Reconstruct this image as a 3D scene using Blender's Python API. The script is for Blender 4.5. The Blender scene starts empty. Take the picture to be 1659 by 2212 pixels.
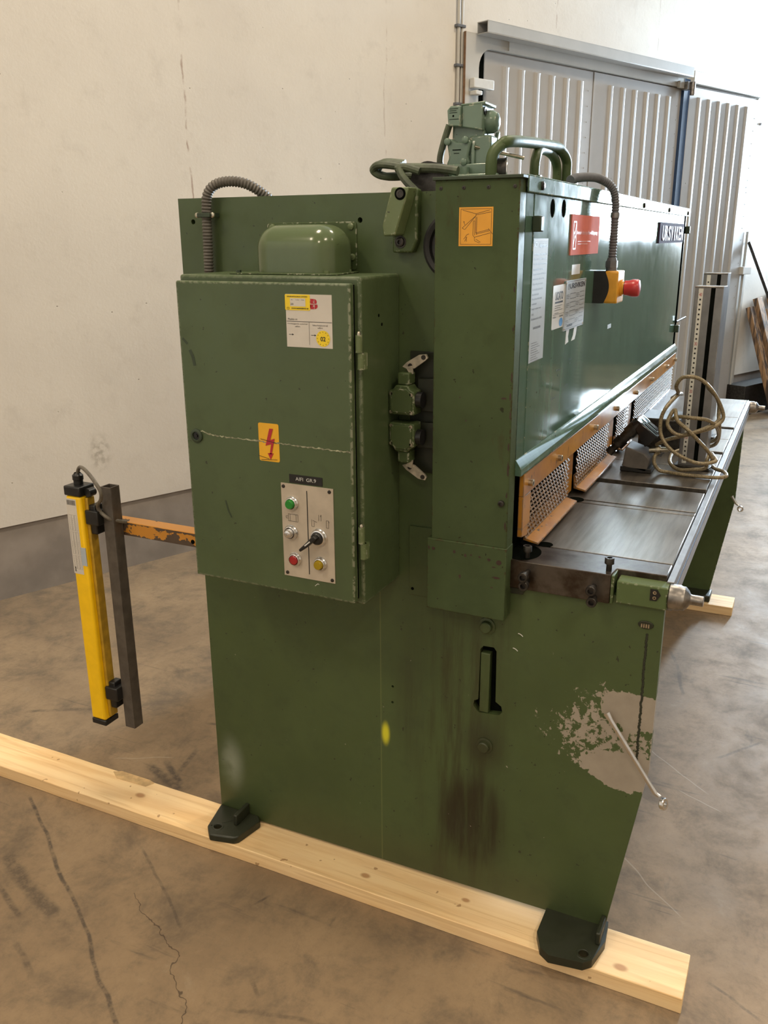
import bpy, bmesh, math, random
from mathutils import Vector, Matrix
random.seed(7)
sc = bpy.context.scene
COL = sc.collection
H = 1.70
# ---------------------------------------------------------------- camera (fitted from the vanishing points of the machine)
F_PX, PITCH, ROLL, YAW = 1871.1, .305025, -.00577, .448533
fw = Vector((math.cos(YAW)*math.cos(PITCH), math.sin(YAW)*math.cos(PITCH), -math.sin(PITCH)))
rt = fw.cross(Vector((0, 0, 1))).normalized(); up = rt.cross(fw)
cr, sr = math.cos(ROLL), math.sin(ROLL)
r2 = rt*cr + up*sr; u2 = up*cr - rt*sr
cam_d = bpy.data.cameras.new('camera'); cam = bpy.data.objects.new('camera', cam_d); COL.objects.link(cam)
cam.matrix_world = Matrix(((r2.x, u2.x, -fw.x, 0), (r2.y, u2.y, -fw.y, 0), (r2.z, u2.z, -fw.z, H), (0, 0, 0, 1)))
cam_d.sensor_fit = 'HORIZONTAL'; cam_d.sensor_width = 36; cam_d.lens = F_PX/1659*36
cam_d.clip_start = .05; cam_d.clip_end = 60
sc.camera = cam
# ---------------------------------------------------------------- wall frame: s along the back wall, o out from it
WA = .399947
DV = Vector((math.cos(WA), -math.sin(WA), 0)); NV = Vector((math.sin(WA), math.cos(WA), 0)); OFF = 4.2319
def W(s, z, o=0): return DV*s + NV*(OFF-o) + Vector((0, 0, z))
MW = Matrix.Translation(NV*OFF) @ Matrix(((DV.x, -NV.x, 0, 0), (DV.y, -NV.y, 0, 0), (0, 0, 1, 0), (0, 0, 0, 1)))  # (s,o,z) -> world
# ---------------------------------------------------------------- world, light, exposure
vs = sc.view_settings
vs.view_transform = 'Standard'; vs.look = 'None'; vs.gamma = 1; vs.use_curve_mapping = False
vs.exposure = 0.0
wd = bpy.data.worlds.new('world'); sc.world = wd; wd.use_nodes = True
wd.node_tree.nodes['Background'].inputs[0].default_value = (.62, .8, 1, 1)
wd.node_tree.nodes['Background'].inputs[1].default_value = 2.2
def area(name, loc, aim, sx, sy, power, col):
    l = bpy.data.lights.new(name, 'AREA'); l.shape = 'RECTANGLE'; l.size = sx; l.size_y = sy; l.energy = power; l.color = col
    o = bpy.data.objects.new(name, l); COL.objects.link(o); o.location = loc
    o.rotation_euler = (Vector(aim)-Vector(loc)).to_track_quat('-Z', 'Y').to_euler()
    return o
WARM = (1, .83, .62); COOL = (.70, .86, 1)
LAMPS = [(s, o) for s in (-2.6, 1.0, 4.6) for o in (2.4, 6.4)]
for s, o in LAMPS:
    p = W(s, 5.35, o); area('ceiling_lamp_light', p, (p.x, p.y+.001, 0), .9, .5, 80, WARM)
p = W(12.25, 3.0, .43); wl = area('window_daylight', p, W(6, 4.6, .30), .6, 2.6, 850, COOL); wl.data.spread = math.radians(105)
p = W(12.25, 3.0, 4.2); area('window_daylight', p, W(4, .8, 3.6), 4.0, 2.2, 40, COOL)

# ================================================================ helpers
class MB:
    def __init__(s): s.b = bmesh.new()
    def add(s, vs_, fs, M=None):
        vv = [s.b.verts.new((M @ Vector(v)) if M is not None else v) for v in vs_]
        for f in fs:
            try: s.b.faces.new([vv[i] for i in f])
            except ValueError: pass
        return s
    def box(s, x0, x1, y0, y1, z0, z1, M=None):
        v = [(x, y, z) for x in (x0, x1) for y in (y0, y1) for z in (z0, z1)]
        return s.add(v, [(0, 1, 3, 2), (4, 6, 7, 5), (0, 4, 5, 1), (2, 3, 7, 6), (0, 2, 6, 4), (1, 5, 7, 3)], M)
    def cyl(s, p0, p1, r0, r1=None, n=20, caps=True, hexa=False):
        if r1 is None: r1 = r0
        p0 = Vector(p0); p1 = Vector(p1); d = (p1-p0).normalized()
        a = d.cross(Vector((0, 0, 1)));
        if a.length < .01: a = Vector((1, 0, 0))
        a.normalize(); b = d.cross(a)
        n = 6 if hexa else n
        v = []
        for k in range(n):
            t = 2*math.pi*k/n; e = a*math.cos(t)+b*math.sin(t); v += [p0+e*r0, p1+e*r1]
        f = [(2*k, 2*k+1, (2*k+3) % (2*n), (2*k+2) % (2*n)) for k in range(n)]
        if caps: f += [tuple(2*k for k in range(n)), tuple(2*k+1 for k in reversed(range(n)))]
        return s.add(v, f)
    def lathe(s, c, axis, prof, n=24):
        """prof: list of (distance along axis, radius)"""
        c = Vector(c); d = Vector(axis).normalized(); a = d.cross(Vector((0, 0, 1)))
        if a.length < .01: a = Vector((1, 0, 0))
        a.normalize(); b = d.cross(a); m = len(prof); v = []
        for k in range(n):
            t = 2*math.pi*k/n; e = a*math.cos(t)+b*math.sin(t)
            v += [c+d*h+e*max(r, .00005) for h, r in prof]
        f = [(k*m+j, k*m+j+1, ((k+1) % n)*m+j+1, ((k+1) % n)*m+j) for k in range(n) for j in range(m-1)]
        return s.add(v, f)
    def tube(s, pts, r, n=10, smooth=6, ribs=0, closed=False):
        P = spline(pts, smooth)
        if ribs:
            L = resample(P, ribs/4); P = L
        rings = []; prev = None
        for i, p in enumerate(P):
            t = (P[min(i+1, len(P)-1)]-P[max(i-1, 0)]).normalized()
            if prev is None:
                a = t.cross(Vector((0, 0, 1)))
                if a.length < .05: a = t.cross(Vector((1, 0, 0)))
            else: a = prev - t*prev.dot(t)
            a.normalize(); prev = a; b = t.cross(a)
            rr = r if not ribs else r*(1, .93, .8, .93)[i % 4]
            rings.append([p+(a*math.cos(2*math.pi*k/n)+b*math.sin(2*math.pi*k/n))*rr for k in range(n)])
        v = [q for g in rings for q in g]; m = len(rings)
        f = [(i*n+k, (i+1)*n+k, (i+1)*n+(k+1) % n, i*n+(k+1) % n) for i in range(m-1) for k in range(n)]
        f += [tuple(reversed(range(n))), tuple((m-1)*n+k for k in range(n))]
        return s.add(v, f)
    def prism(s, poly, fn, h0, h1):
        """poly: 2-D points, fn(a,b,h)->world; extruded from h0 to h1"""
        n = len(poly)
        v = [fn(a, b, h0) for a, b in poly]+[fn(a, b, h1) for a, b in poly]
        f = [tuple(range(n)), tuple(range(2*n-1, n-1, -1))]+[(i, n+i, n+(i+1) % n, (i+1) % n) for i in range(n)]
        return s.add(v, f)
    def build(s, name, mat, parent=None, bev=0, seg=2, smooth=True, ang=35, bang=30):
        bmesh.ops.recalc_face_normals(s.b, faces=s.b.faces)
        me = bpy.data.meshes.new(name); s.b.to_mesh(me); s.b.free()
        return finish(me, name, mat, parent, bev, seg, smooth, ang, bang)
def finish(me, name, mat, parent=None, bev=0, seg=2, smooth=True, ang=35, bang=30):
    me.materials.append(mat)
    if smooth:
        me.polygons.foreach_set('use_smooth', [True]*len(me.polygons))
        me.set_sharp_from_angle(angle=math.radians(ang))
    o = bpy.data.objects.new(name, me); COL.objects.link(o); setp(o, parent)
    if bev:
        m = o.modifiers.new('bevel', 'BEVEL'); m.width = bev; m.segments = seg; m.limit_method = 'ANGLE'; m.angle_limit = math.radians(bang)
    return o
def setp(o, parent):
    if parent is not None:
        o.parent = parent
        if parent.type == 'EMPTY': o.matrix_parent_inverse = Matrix.Translation(-parent.location)
def spline(pts, k):
    P = [Vector(p) for p in pts]
    if k <= 1 or len(P) < 3: return P
    out = []
    for i in range(len(P)-1):
        a = P[max(i-1, 0)]; b = P[i]; c = P[i+1]; d = P[min(i+2, len(P)-1)]
        for j in range(k):
            t = j/k
            out.append(.5*((2*b)+(c-a)*t+(2*a-5*b+4*c-d)*t*t+(3*b-a-3*c+d)*t**3))
    return out+[P[-1]]
def resample(P, step):
    out = [P[0]]; acc = 0
    for a, b in zip(P, P[1:]):
        L = (b-a).length
        while acc+L >= step and L > 0:
            t = (step-acc)/L; a = a+(b-a)*t; out.append(a); L = (b-a).length; acc = 0
        acc += L
    return out
def tag(o, label=None, cat=None, group=None, kind=None):
    if label: o['label'] = label
    if cat: o['category'] = cat
    if group: o['group'] = group
    if kind: o['kind'] = kind
    return o
def thing(name, loc, label, cat, group=None):
    o = bpy.data.objects.new(name, None); o.empty_display_size = .05; COL.objects.link(o); o.location = loc
    return tag(o, label, cat, group)
def sheet(name, outline, holes, fn, h0, h1, mat, parent=None, bev=0):
    """flat plate with holes: 2-D curve filled and extruded, then placed with fn(a,b,h)"""
    cu = bpy.data.curves.new(name, 'CURVE'); cu.dimensions = '2D'; cu.fill_mode = 'BOTH'; cu.extrude = .5
    for poly in [outline]+holes:
        sp = cu.splines.new('POLY'); sp.points.add(len(poly)-1)
        for p, q in zip(sp.points, poly): p.co = (q[0]*10, q[1]*10, 0, 1)
        sp.use_cyclic_u = True
    t = bpy.data.objects.new('t', cu); me = bpy.data.meshes.new_from_object(t)
    bpy.data.objects.remove(t); bpy.data.curves.remove(cu)
    for v in me.vertices: v.co = fn(v.co.x/10, v.co.y/10, h0 if v.co.z < 0 else h1)
    b = bmesh.new(); b.from_mesh(me); bmesh.ops.remove_doubles(b, verts=b.verts, dist=1e-5); bmesh.ops.recalc_face_normals(b, faces=b.faces); b.to_mesh(me); b.free()
    me.name = name
    return finish(me, name, mat, parent, bev)
def circ(a, b, r, n=20, sy=1): return [(a+r*math.cos(2*math.pi*k/n), b+r*sy*math.sin(2*math.pi*k/n)) for k in range(n)]
class Print:
    """flat lettering and line work gathered into one mesh on a plane fn(a,b,h)"""
    def __init__(s, fn, h=.0008): s.fn = fn; s.h = h; s.m = MB()
    def text(s, t, a0, b0, a1, b1, shear=0, bold=0):
        cu = bpy.data.curves.new('t', 'FONT'); cu.body = t; cu.size = 1; cu.resolution_u = 3; cu.shear = shear; cu.offset = bold
        ob = bpy.data.objects.new('t', cu); me = bpy.data.meshes.new_from_object(ob)
        bpy.data.objects.remove(ob); bpy.data.curves.remove(cu)
        if not me.vertices: return s
        xs = [v.co.x for v in me.vertices]; ys = [v.co.y for v in me.vertices]
        x0, x1, y0, y1 = min(xs), max(xs), min(ys), max(ys)
        if y1-y0 < .3: y0, y1 = 0, .7
        vv = [s.fn(a0+(a1-a0)*(v.co.x-x0)/(x1-x0), b0+(b1-b0)*(v.co.y-y0)/(y1-y0), s.h) for v in me.vertices]
        s.m.add(vv, [tuple(p.vertices) for p in me.polygons]); bpy.data.meshes.remove(me)
        return s
    def quad(s, a0, a1, b0, b1): return s.poly([(a0, b0), (a1, b0), (a1, b1), (a0, b1)])
    def poly(s, pts):
        s.m.add([s.fn(a, b, s.h) for a, b in pts], [tuple(range(len(pts)))]); return s
    def line(s, pts, w):
        for (a, b), (c, d) in zip(pts, pts[1:]):
            L = math.hypot(c-a, d-b) or 1; nx, ny = -(d-b)/L*w/2, (c-a)/L*w/2
            s.poly([(a+nx, b+ny), (c+nx, d+ny), (c-nx, d-ny), (a-nx, b-ny)])
        return s
    def rect(s, a0, a1, b0, b1, w): return s.line([(a0, b0), (a1, b0), (a1, b1), (a0, b1), (a0, b0)], w)
    def build(s, name, mat, parent):
        b = s.m.b; me = bpy.data.meshes.new(name); b.to_mesh(me); b.free(); return tag(finish(me, name, mat, parent, smooth=False), kind='stuff')

# ================================================================ materials
class NT:
    def __init__(s, name):
        s.mat = bpy.data.materials.new(name); s.mat.use_nodes = True; s.t = s.mat.node_tree; s.b = s.t.nodes['Principled BSDF']
        s.co = s.t.nodes.new('ShaderNodeTexCoord').outputs['Object']
    def n(s, typ, **k):
        x = s.t.nodes.new(typ)
        for a, v in k.items(): setattr(x, a, v)
        return x
    def link(s, a, b): s.t.links.new(a, b)
    def put(s, inp, v):
        if isinstance(v, (int, float)): inp.default_value = v
        elif isinstance(v, (tuple, list)): inp.default_value = tuple(v)+((1,) if len(v) == 3 and inp.type == 'RGBA' else ())
        else: s.link(v, inp)
    def map(s, scale=(1, 1, 1), loc=(0, 0, 0), rot=(0, 0, 0), co=None):
        x = s.n('ShaderNodeMapping'); s.link(co or s.co, x.inputs[0]); x.inputs['Scale'].default_value = scale; x.inputs['Location'].default_value = loc; x.inputs['Rotation'].default_value = rot
        return x.outputs[0]
    def noise(s, scale, detail=4, rough=.55, vec=None, dist=0):
        x = s.n('ShaderNodeTexNoise'); s.link(vec or s.co, x.inputs['Vector']); x.inputs['Scale'].default_value = scale
        x.inputs['Detail'].default_value = detail; x.inputs['Roughness'].default_value = rough; x.inputs['Distortion'].default_value = dist
        return x.outputs['Fac']
    def step(s, v, lo, hi, a=0, b=1):
        x = s.n('ShaderNodeMapRange', interpolation_type='SMOOTHSTEP'); s.put(x.inputs[0], v)
        for i, q in zip((1, 2, 3, 4), (lo, hi, a, b)): s.put(x.inputs[i], q)
        return x.outputs[0]
    def m(s, op, a, b=0, c=0):
        x = s.n('ShaderNodeMath', operation=op); s.put(x.inputs[0], a); s.put(x.inputs[1], b); s.put(x.inputs[2], c); return x.outputs[0]
    def mix(s, f, a, b, mode='MIX'):
        x = s.n('ShaderNodeMix', data_type='RGBA', blend_type=mode); s.put(x.inputs[0], f); s.put(x.inputs[6], a); s.put(x.inputs[7], b); return x.outputs[2]
    def xyz(s, v=None):
        x = s.n('ShaderNodeSeparateXYZ'); s.link(v or s.co, x.inputs[0]); return x.outputs
    def edge(s, r=.006):
        """1 near convex edges"""
        bv = s.n('ShaderNodeBevel', samples=4); bv.inputs['Radius'].default_value = r
        g = s.n('ShaderNodeNewGeometry'); d = s.n('ShaderNodeVectorMath', operation='DOT_PRODUCT')
        s.link(bv.outputs[0], d.inputs[0]); s.link(g.outputs['Normal'], d.inputs[1]); return s.step(d.outputs['Value'], .995, .93)
    def blob(s, ax, c, r, soft=.3):
        """ellipse mask; ax: two axis indices"""
        o = s.xyz(); u = s.m('DIVIDE', s.m('SUBTRACT', o[ax[0]], c[0]), r[0]); v = s.m('DIVIDE', s.m('SUBTRACT', o[ax[1]], c[1]), r[1])
        d = s.m('SQRT', s.m('ADD', s.m('MULTIPLY', u, u), s.m('MULTIPLY', v, v))); return d
    def seg(s, ax, p, q, w, co=None, tp=.04):
        """mask along a segment p-q of half width w"""
        o = s.xyz(co); dx, dy = q[0]-p[0], q[1]-p[1]; L = math.hypot(dx, dy); dx /= L; dy /= L
        u = s.m('SUBTRACT', o[ax[0]], p[0]); v = s.m('SUBTRACT', o[ax[1]], p[1])
        al = s.m('ADD', s.m('MULTIPLY', u, dx), s.m('MULTIPLY', v, dy)); ac = s.m('ABSOLUTE', s.m('SUBTRACT', s.m('MULTIPLY', u, dy), s.m('MULTIPLY', v, dx)))
        inside = s.m('MULTIPLY', s.step(al, 0 if tp > .01 else -.004, tp if tp > .01 else 0), s.step(al, L if tp > .01 else L+.004, L-tp if tp > .01 else L)); return s.m('MULTIPLY', inside, s.step(ac, w, w*.3))
    def out(s, col=None, rough=None, metal=None, bump=None, bstr=.2, bdist=.002, spec=None):
        if col is not None: s.put(s.b.inputs['Base Color'], col)
        if rough is not None: s.put(s.b.inputs['Roughness'], rough)
        if metal is not None: s.put(s.b.inputs['Metallic'], metal)
        if spec is not None: s.put(s.b.inputs['Specular IOR Level'], spec)
        if bump is not None:
            x = s.n('ShaderNodeBump'); x.inputs['Strength'].default_value = bstr; x.inputs['Distance'].default_value = bdist
            s.link(bump, x.inputs['Height']); s.link(x.outputs[0], s.b.inputs['Normal'])
        return s.mat
def simple(name, col, rough=.5, metal=0, var=.25, scale=30, bstr=0, spec=None):
    n = NT(name); a = n.noise(scale, 4); dark = tuple(c*(1-var) for c in col); lite = tuple(min(1, c*(1+var*.5)) for c in col)
    return n.out(n.mix(n.step(a, .3, .7), dark, lite), rough, metal, a if bstr else None, bstr, spec=spec)
def paint(name, base, rough=.42, grime=.45, chips=0, chipcol=(.42, .42, .32), streak=0, rust=0, extra=None, bstr=.06, spec=.5):
    n = NT(name)
    big = n.noise(3.2, 5, .6); mid = n.noise(14, 5, .65); fine = n.noise(160, 2)
    c = n.mix(n.step(big, .35, .7, 0, grime), base, tuple(q*.55 for q in base))
    c = n.mix(n.step(mid, .5, .75, 0, grime*.55), c, (base[0]*.55, base[1]*.5, base[2]*.5))
    if streak:
        st = n.noise(9, 4, .6, n.map((3, 3, .18))); c = n.mix(n.step(st, .45, .75, 0, streak), c, tuple(min(1, q*1.5+.02) for q in base))
    sp = n.noise(70, 2, .5); c = n.mix(n.step(sp, .735, .75, 0, .8), c, (.02, .02, .012))
    if rust: 
        rn = n.noise(6, 6, .7, n.map((2, 2, .6))); c = n.mix(n.step(rn, .62, .74, 0, rust), c, (.05, .022, .01))
    if chips:
        e = n.edge(.006); cn = n.noise(85, 3, .6); c = n.mix(n.m('MULTIPLY', e, n.step(cn, .62-chips*.2, .66-chips*.2)), c, chipcol)
    if extra: c = extra(n, c)
    r = n.step(mid, .3, .7, rough*.85, rough*1.25)
    return n.out(c, r, 0, fine, bstr, .001, spec=spec)
GREEN = (.066, .098, .035)
def side_wear(n, c):
    o = n.xyz()
    # long vertical run of rust and oil
    warp = n.noise(5, 5, .6); st = n.noise(7, 5, .65, n.map((1, 5, .5)))
    y = n.m('ADD', o[1], n.m('MULTIPLY', n.m('SUBTRACT', warp, .5), .12))
    band = n.m('MULTIPLY', n.step(n.m('ABSOLUTE', n.m('SUBTRACT', y, .66)), .16, .02), n.step(o[2], .98, .8))
    c = n.mix(n.m('MULTIPLY', band, n.step(st, .4, .7, 0, .7)), c, (.032, .028, .011))
    d1 = n.blob((1, 2), (.62, .26), (.10, .16)); c = n.mix(n.m('MULTIPLY', n.step(d1, 1.15, .55), n.step(st, .3, .62, .35, .85)), c, (.022, .018, .008))
    d1 = n.blob((1, 2), (.80, .56), (.05, .2)); c = n.mix(n.m('MULTIPLY', n.step(d1, 1.2, .3), n.step(st, .35, .6, .2, .5)), c, (.035, .04, .018))
    d1 = n.blob((1, 2), (.595, .49), (.07, .09)); c = n.mix(n.m('MULTIPLY', n.step(d1, 1.2, .2), .65), c, (.028, .026, .012))
    c = n.mix(n.step(o[2], .2, .06, 0, .45), c, (.03, .035, .012))  # plate gets darker towards the bottom
    # bare patch of worn paint
    pn = n.noise(52, 5, .68, None, .3); pb = n.noise(10, 4, .6)
    e1 = n.blob((1, 2), (.225, .675), (.115, .055)); e2 = n.blob((1, 2), (.25, .515), (.13, .055)); e3 = n.blob((1, 2), (.30, .60), (.19, .15))
    wb = n.m('MULTIPLY', n.m('SUBTRACT', pb, .5), 1.1)
    f1 = n.m('MAXIMUM', n.step(n.m('ADD', e1, wb), 1.05, .7), n.step(n.m('ADD', e2, wb), 1.05, .7))
    f2 = n.step(n.m('ADD', e3, wb), 1.15, .3, 0, .62)
    f = n.m('ADD', n.m('MAXIMUM', n.m('MULTIPLY', f1, .8), n.m('MULTIPLY', f2, .72)), n.m('MULTIPLY', n.m('SUBTRACT', pn, .5), 1.7))
    mask = n.step(f, .37, .40)
    c = n.mix(mask, c, n.mix(n.noise(25, 4), (.27, .235, .19), (.40, .355, .295)))
    # pale smudge and yellow spray mark
    d3 = n.blob((1, 2), (1.375, .225), (.045, .09)); c = n.mix(n.m('MULTIPLY', n.step(d3, 1.3, 0), n.step(n.noise(14, 4), .25, .6, .2, .65)), c, (.3, .34, .27))
    d4 = n.blob((1, 2), (.869, .456), (.012, .033)); c = n.mix(n.step(d4, 1.35, .35), c, (.62, .6, .03))
    ln = n.m('MULTIPLY', n.step(n.m('ABSOLUTE', n.m('SUBTRACT', o[1], n.m('ADD', .8815, n.m('MULTIPLY', o[2], .001)))), .0022, .0006), n.step(o[2], .88, .85))
    c = n.mix(n.m('MULTIPLY', ln, .35), c, (.2, .22, .08))
    return c
M = {}
M['side'] = paint('side_plate_paint', GREEN, .40, .4, 0, extra=side_wear)
M['green'] = paint('machine_green_paint', GREEN, .45, .42, .35, rust=.0, spec=.35)
M['cab'] = paint('cabinet_green_paint', (.072, .105, .044), .38, .38, .75)
M['cover'] = paint('cover_green_paint', (.070, .100, .043), .55, .55, .35, (.05, .022, .012), rust=.4, spec=.15)
M['panel'] = paint('front_panel_green_gloss', (.085, .160, .118), .08, .35, .2, streak=.45, bstr=.02)
M['dark_green'] = paint('dark_green_paint', (.035, .055, .03), .5, .4)
M['pale_green'] = paint('pale_green_paint', (.125, .165, .070), .4, .4, .3)
M['bearing'] = paint('bearing_green_paint', (.095, .135, .052), .45, .5, .3, spec=.3)
M['dome'] = paint('dome_green_gloss', (.10, .135, .062), .18, .25, .2, bstr=.01)
M['oily'] = paint('oily_foot_green', (.022, .026, .014), .42, .6)
M['valve'] = paint('valve_green_gloss', (.15, .22, .165), .2, .5, .2)
M['black'] = simple('black_plastic', (.012, .012, .012), .35)
M['gap'] = simple('dark_recess', (.005, .006, .005), .9, spec=0)  # near-black stands in for shade inside holes, slots and gaps
M['rubber'] = simple('black_rubber', (.02, .02, .02), .6)
M['steel'] = simple('worn_steel', (.30, .28, .26), .38, 1, .4, 40)
M['dark_steel'] = simple('blackened_steel', (.06, .055, .05), .42, .8, .4, 60)
M['chrome'] = simple('bright_chrome', (.72, .72, .72), .24, 1, .1)
M['zinc'] = simple('zinc_screw', (.55, .5, .4), .3, 1, .3, 80)
M['alu'] = simple('brushed_aluminium', (.30, .30, .31), .4, .9, .15, 20)
M['conduit'] = simple('grey_corrugated_plastic', (.125, .135, .155), .5, 0, .2)
M['hose_green'] = simple('painted_green_hose', (.08, .10, .06), .45, 0, .5, 30)
M['cable'] = simple('braided_beige_cable', (.26, .21, .125), .4, .2, .5, 260, .3)
M['grey_cable'] = simple('grey_sensor_cable', (.13, .115, .09), .4, 0, .3, 120)
M['yellow'] = simple('sensor_yellow_paint', (.95, .58, .005), .35, 0, .05)
M['yellow_box'] = simple('station_yellow_plastic', (.72, .36, .035), .38, 0, .12)
M['red'] = simple('red_plastic', (.5, .04, .045), .3, 0, .1)
M['red_lamp'] = simple('red_button_cap', (.35, .02, .02), .25, 0, .2)
M['green_lamp'] = simple('green_button_cap', (.02, .22, .03), .25, 0, .15)
M['yellow_lamp'] = simple('yellow_button_cap', (.35, .24, .01), .25, 0, .2)
M['silver'] = simple('anodised_plate', (.52, .45, .36), .42, .15, .15, 12)
M['white'] = simple('white_label', (.62, .62, .60), .45, 0, .04)
M['paper'] = simple('off_white_label', (.62, .58, .52), .5, 0, .06, 12)
M['grey_paper'] = simple('grey_label', (.42, .47, .52), .6, 0, .06, 12, spec=.15)
M['ink'] = simple('black_ink', (.015, .015, .015), .5, 0, 0)
M['soft_ink'] = simple('faded_ink', (.13, .13, .13), .5, 0, 0)
M['red_ink'] = simple('red_ink', (.42, .02, .03), .5, 0, 0)
M['yellow_ink'] = simple('yellow_label', (.85, .62, .02), .4, 0, .05)
M['orange_label'] = simple('orange_label', (.78, .36, .03), .4, 0, .07, 12)
M['blue_ink'] = simple('blue_ink', (.05, .25, .6), .5, 0, 0)
M['red_sign'] = simple('red_sign', (.68, .20, .155), .8, 0, .05, spec=.03)
M['pink_print'] = simple('pink_print', (.75, .42, .36), .4, 0, 0)
M['white_paint'] = simple('white_letters', (.8, .8, .8), .6, 0, 0)
M['violet'] = simple('dark_violet_plate', (.05, .03, .06), .8, 0, .1, spec=.03)
M['blade_white'] = simple('tape_white', (.62, .62, .58), .45, 0, .05)
M['bare'] = simple('bare_alloy_bracket', (.5, .45, .36), .45, .5, .3, 60)
M['bluegrey'] = simple('blue_grey_shadow_gap', (.02, .05, .12), .6, 0, .1)

def m_guard():
    n = NT('orange_guard_paint'); st = n.noise(60, 4, .6, n.map((1, 1, .35))); g = n.noise(9, 4); e = n.edge(.005); cn = n.noise(45, 3)
    c = n.mix(n.step(g, .35, .7), (.47, .21, .022), (.33, .135, .016))
    c = n.mix(n.step(st, .62, .68), c, (.06, .045, .035)); c = n.mix(n.m('MULTIPLY', e, n.step(cn, .4, .5)), c, (.12, .11, .10))
    return n.out(c, .3, 0, st, .05, .001)
M['guard'] = m_guard()
def m_arm():
    n = NT('flaking_orange_paint'); g = n.noise(7, 5, .7); h = n.noise(30, 4, .7); o = n.xyz()
    f = n.m('ADD', n.m('MULTIPLY', g, .7), n.m('MULTIPLY', h, .35)); e = n.step(n.m('ABSOLUTE', n.m('SUBTRACT', o[2], .93)), .008, .024, 0, .14)
    top = n.step(o[2], .947, .9495, 0, -.2)
    k = n.step(n.m('ADD', n.m('ADD', f, e), top), .535, .55)
    return n.out(n.mix(k, (.56, .24, .03), n.mix(h, (.05, .03, .02), (.12, .08, .05))), n.step(k, 0, 1, .35, .7), 0, k, -.25, .0015)
M['arm'] = m_arm()
M['mesh'] = simple('expanded_mesh_bronze', (.25, .165, .10), .6, 0, .5, 90)
def m_table():
    n = NT('machined_table_steel'); st = n.noise(22, 5, .6, n.map((.25, 3.0, 1))); b = n.noise(2.6, 4); r = n.noise(6, 4)
    c = n.mix(n.step(st, .35, .7), (.25, .225, .195), (.165, .15, .13)); c = n.mix(n.step(b, .5, .75, 0, .5), c, (.09, .078, .066))
    return n.out(c, n.step(r, .3, .7, .28, .36), .75)
M['table'] = m_table()
def m_bar():
    n = NT('stained_clamp_bar'); st = n.noise(14, 5, .65); v = n.noise(120, 2, .5, n.map((1, 1, .1)))
    c = n.mix(n.step(st, .35, .65), (.10, .085, .07), (.035, .022, .012)); c = n.mix(n.step(n.noise(8, 4), .55, .75, 0, .8), c, (.22, .21, .2))
    return n.out(c, .35, .6, v, .1, .001)
M['bar'] = m_bar()
def m_wood():
    n = NT('fresh_pine_timber'); g = n.noise(5, 5, .6, n.map((6, .35, 9)), .6); w = n.noise(3, 4, .6, n.map((1, .5, 1)))
    rings = n.noise(2.5, 2, .5, n.map((14, .5, 14)), 1.5)
    c = n.mix(n.step(g, .35, .65), (.93, .68, .36), (.80, .52, .24)); c = n.mix(n.step(w, .35, .7, 0, .55), c, (.84, .66, .42))
    c = n.mix(n.step(rings, .56, .62, 0, .25), c, (.55, .32, .13))
    for y, x, r in ((.33, 1.78, .014), (.21, 1.72, .012), (.9, 1.74, .01), (1.35, 1.70, .01), (1.7, 1.76, .012), (.62, 1.77, .008)):
        d = n.blob((1, 0), (y, x), (r*1.6, r)); c = n.mix(n.step(d, 1.2, .5, 0, .75), c, (.38, .17, .06))
    sp = n.noise(34, 2, .4); c = n.mix(n.step(sp, .73, .76, 0, .7), c, (.3, .15, .06))
    return n.out(c, .6, 0, g, .15, .001)
M['pine'] = m_wood()
def m_oldwood():
    n = NT('old_dark_timber'); g = n.noise(9, 5, .6, n.map((3, 3, .4))); c = n.mix(n.step(g, .4, .62), (.34, .20, .10), (.06, .04, .03)); return n.out(c, .8, 0, g, .3, .004)
M['oldwood'] = m_oldwood()
def m_wall():
    n = NT('cast_concrete_wall_white'); b = n.noise(.8, 5, .6); mid = n.noise(6, 6, .7); f = n.noise(60, 4, .6)
    c = n.mix(n.step(b, .3, .7), (.73, .69, .625), (.64, .60, .545)); c = n.mix(n.step(mid, .5, .75, 0, .35), c, (.5, .46, .41))
    v = n.n('ShaderNodeTexVoronoi'); v.inputs['Scale'].default_value = 7; n.link(n.map((1, .25, 1.5)), v.inputs[0])
    pit = n.step(v.outputs['Distance'], .045, .02); c = n.mix(n.m('MULTIPLY', pit, .7), c, (.22, .19, .15))
    o = n.xyz(); wob = n.m('MULTIPLY', n.m('SUBTRACT', n.noise(2.2, 5, .6), .5), .10)
    for s0, a in ((2.42, .45), (3.765, .22), (5.35, .3), (6.6, .3)):
        jm = n.m('MULTIPLY', n.step(n.m('ABSOLUTE', n.m('SUBTRACT', n.m('ADD', o[0], wob), s0)), .008, .001), n.step(n.noise(11, 4), .42, .6)); c = n.mix(n.m('MULTIPLY', jm, a*1.5), c, (.28, .17, .12))
    sm = n.blob((0, 2), (1.78, .66), (.07, .11)); c = n.mix(n.m('MULTIPLY', n.step(sm, 1.2, .2), n.step(n.noise(30, 4), .4, .65, 0, .5)), c, (.2, .17, .13))
    h = n.m('ADD', n.m('MULTIPLY', f, .4), n.m('SUBTRACT', mid, n.m('MULTIPLY', pit, 1.5)))
    return n.out(c, .45, 0, h, .25, .004)
M['wall'] = m_wall()
M['plinth'] = simple('bare_concrete_plinth', (.28, .245, .215), .75, 0, .2, 5, .2)
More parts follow.
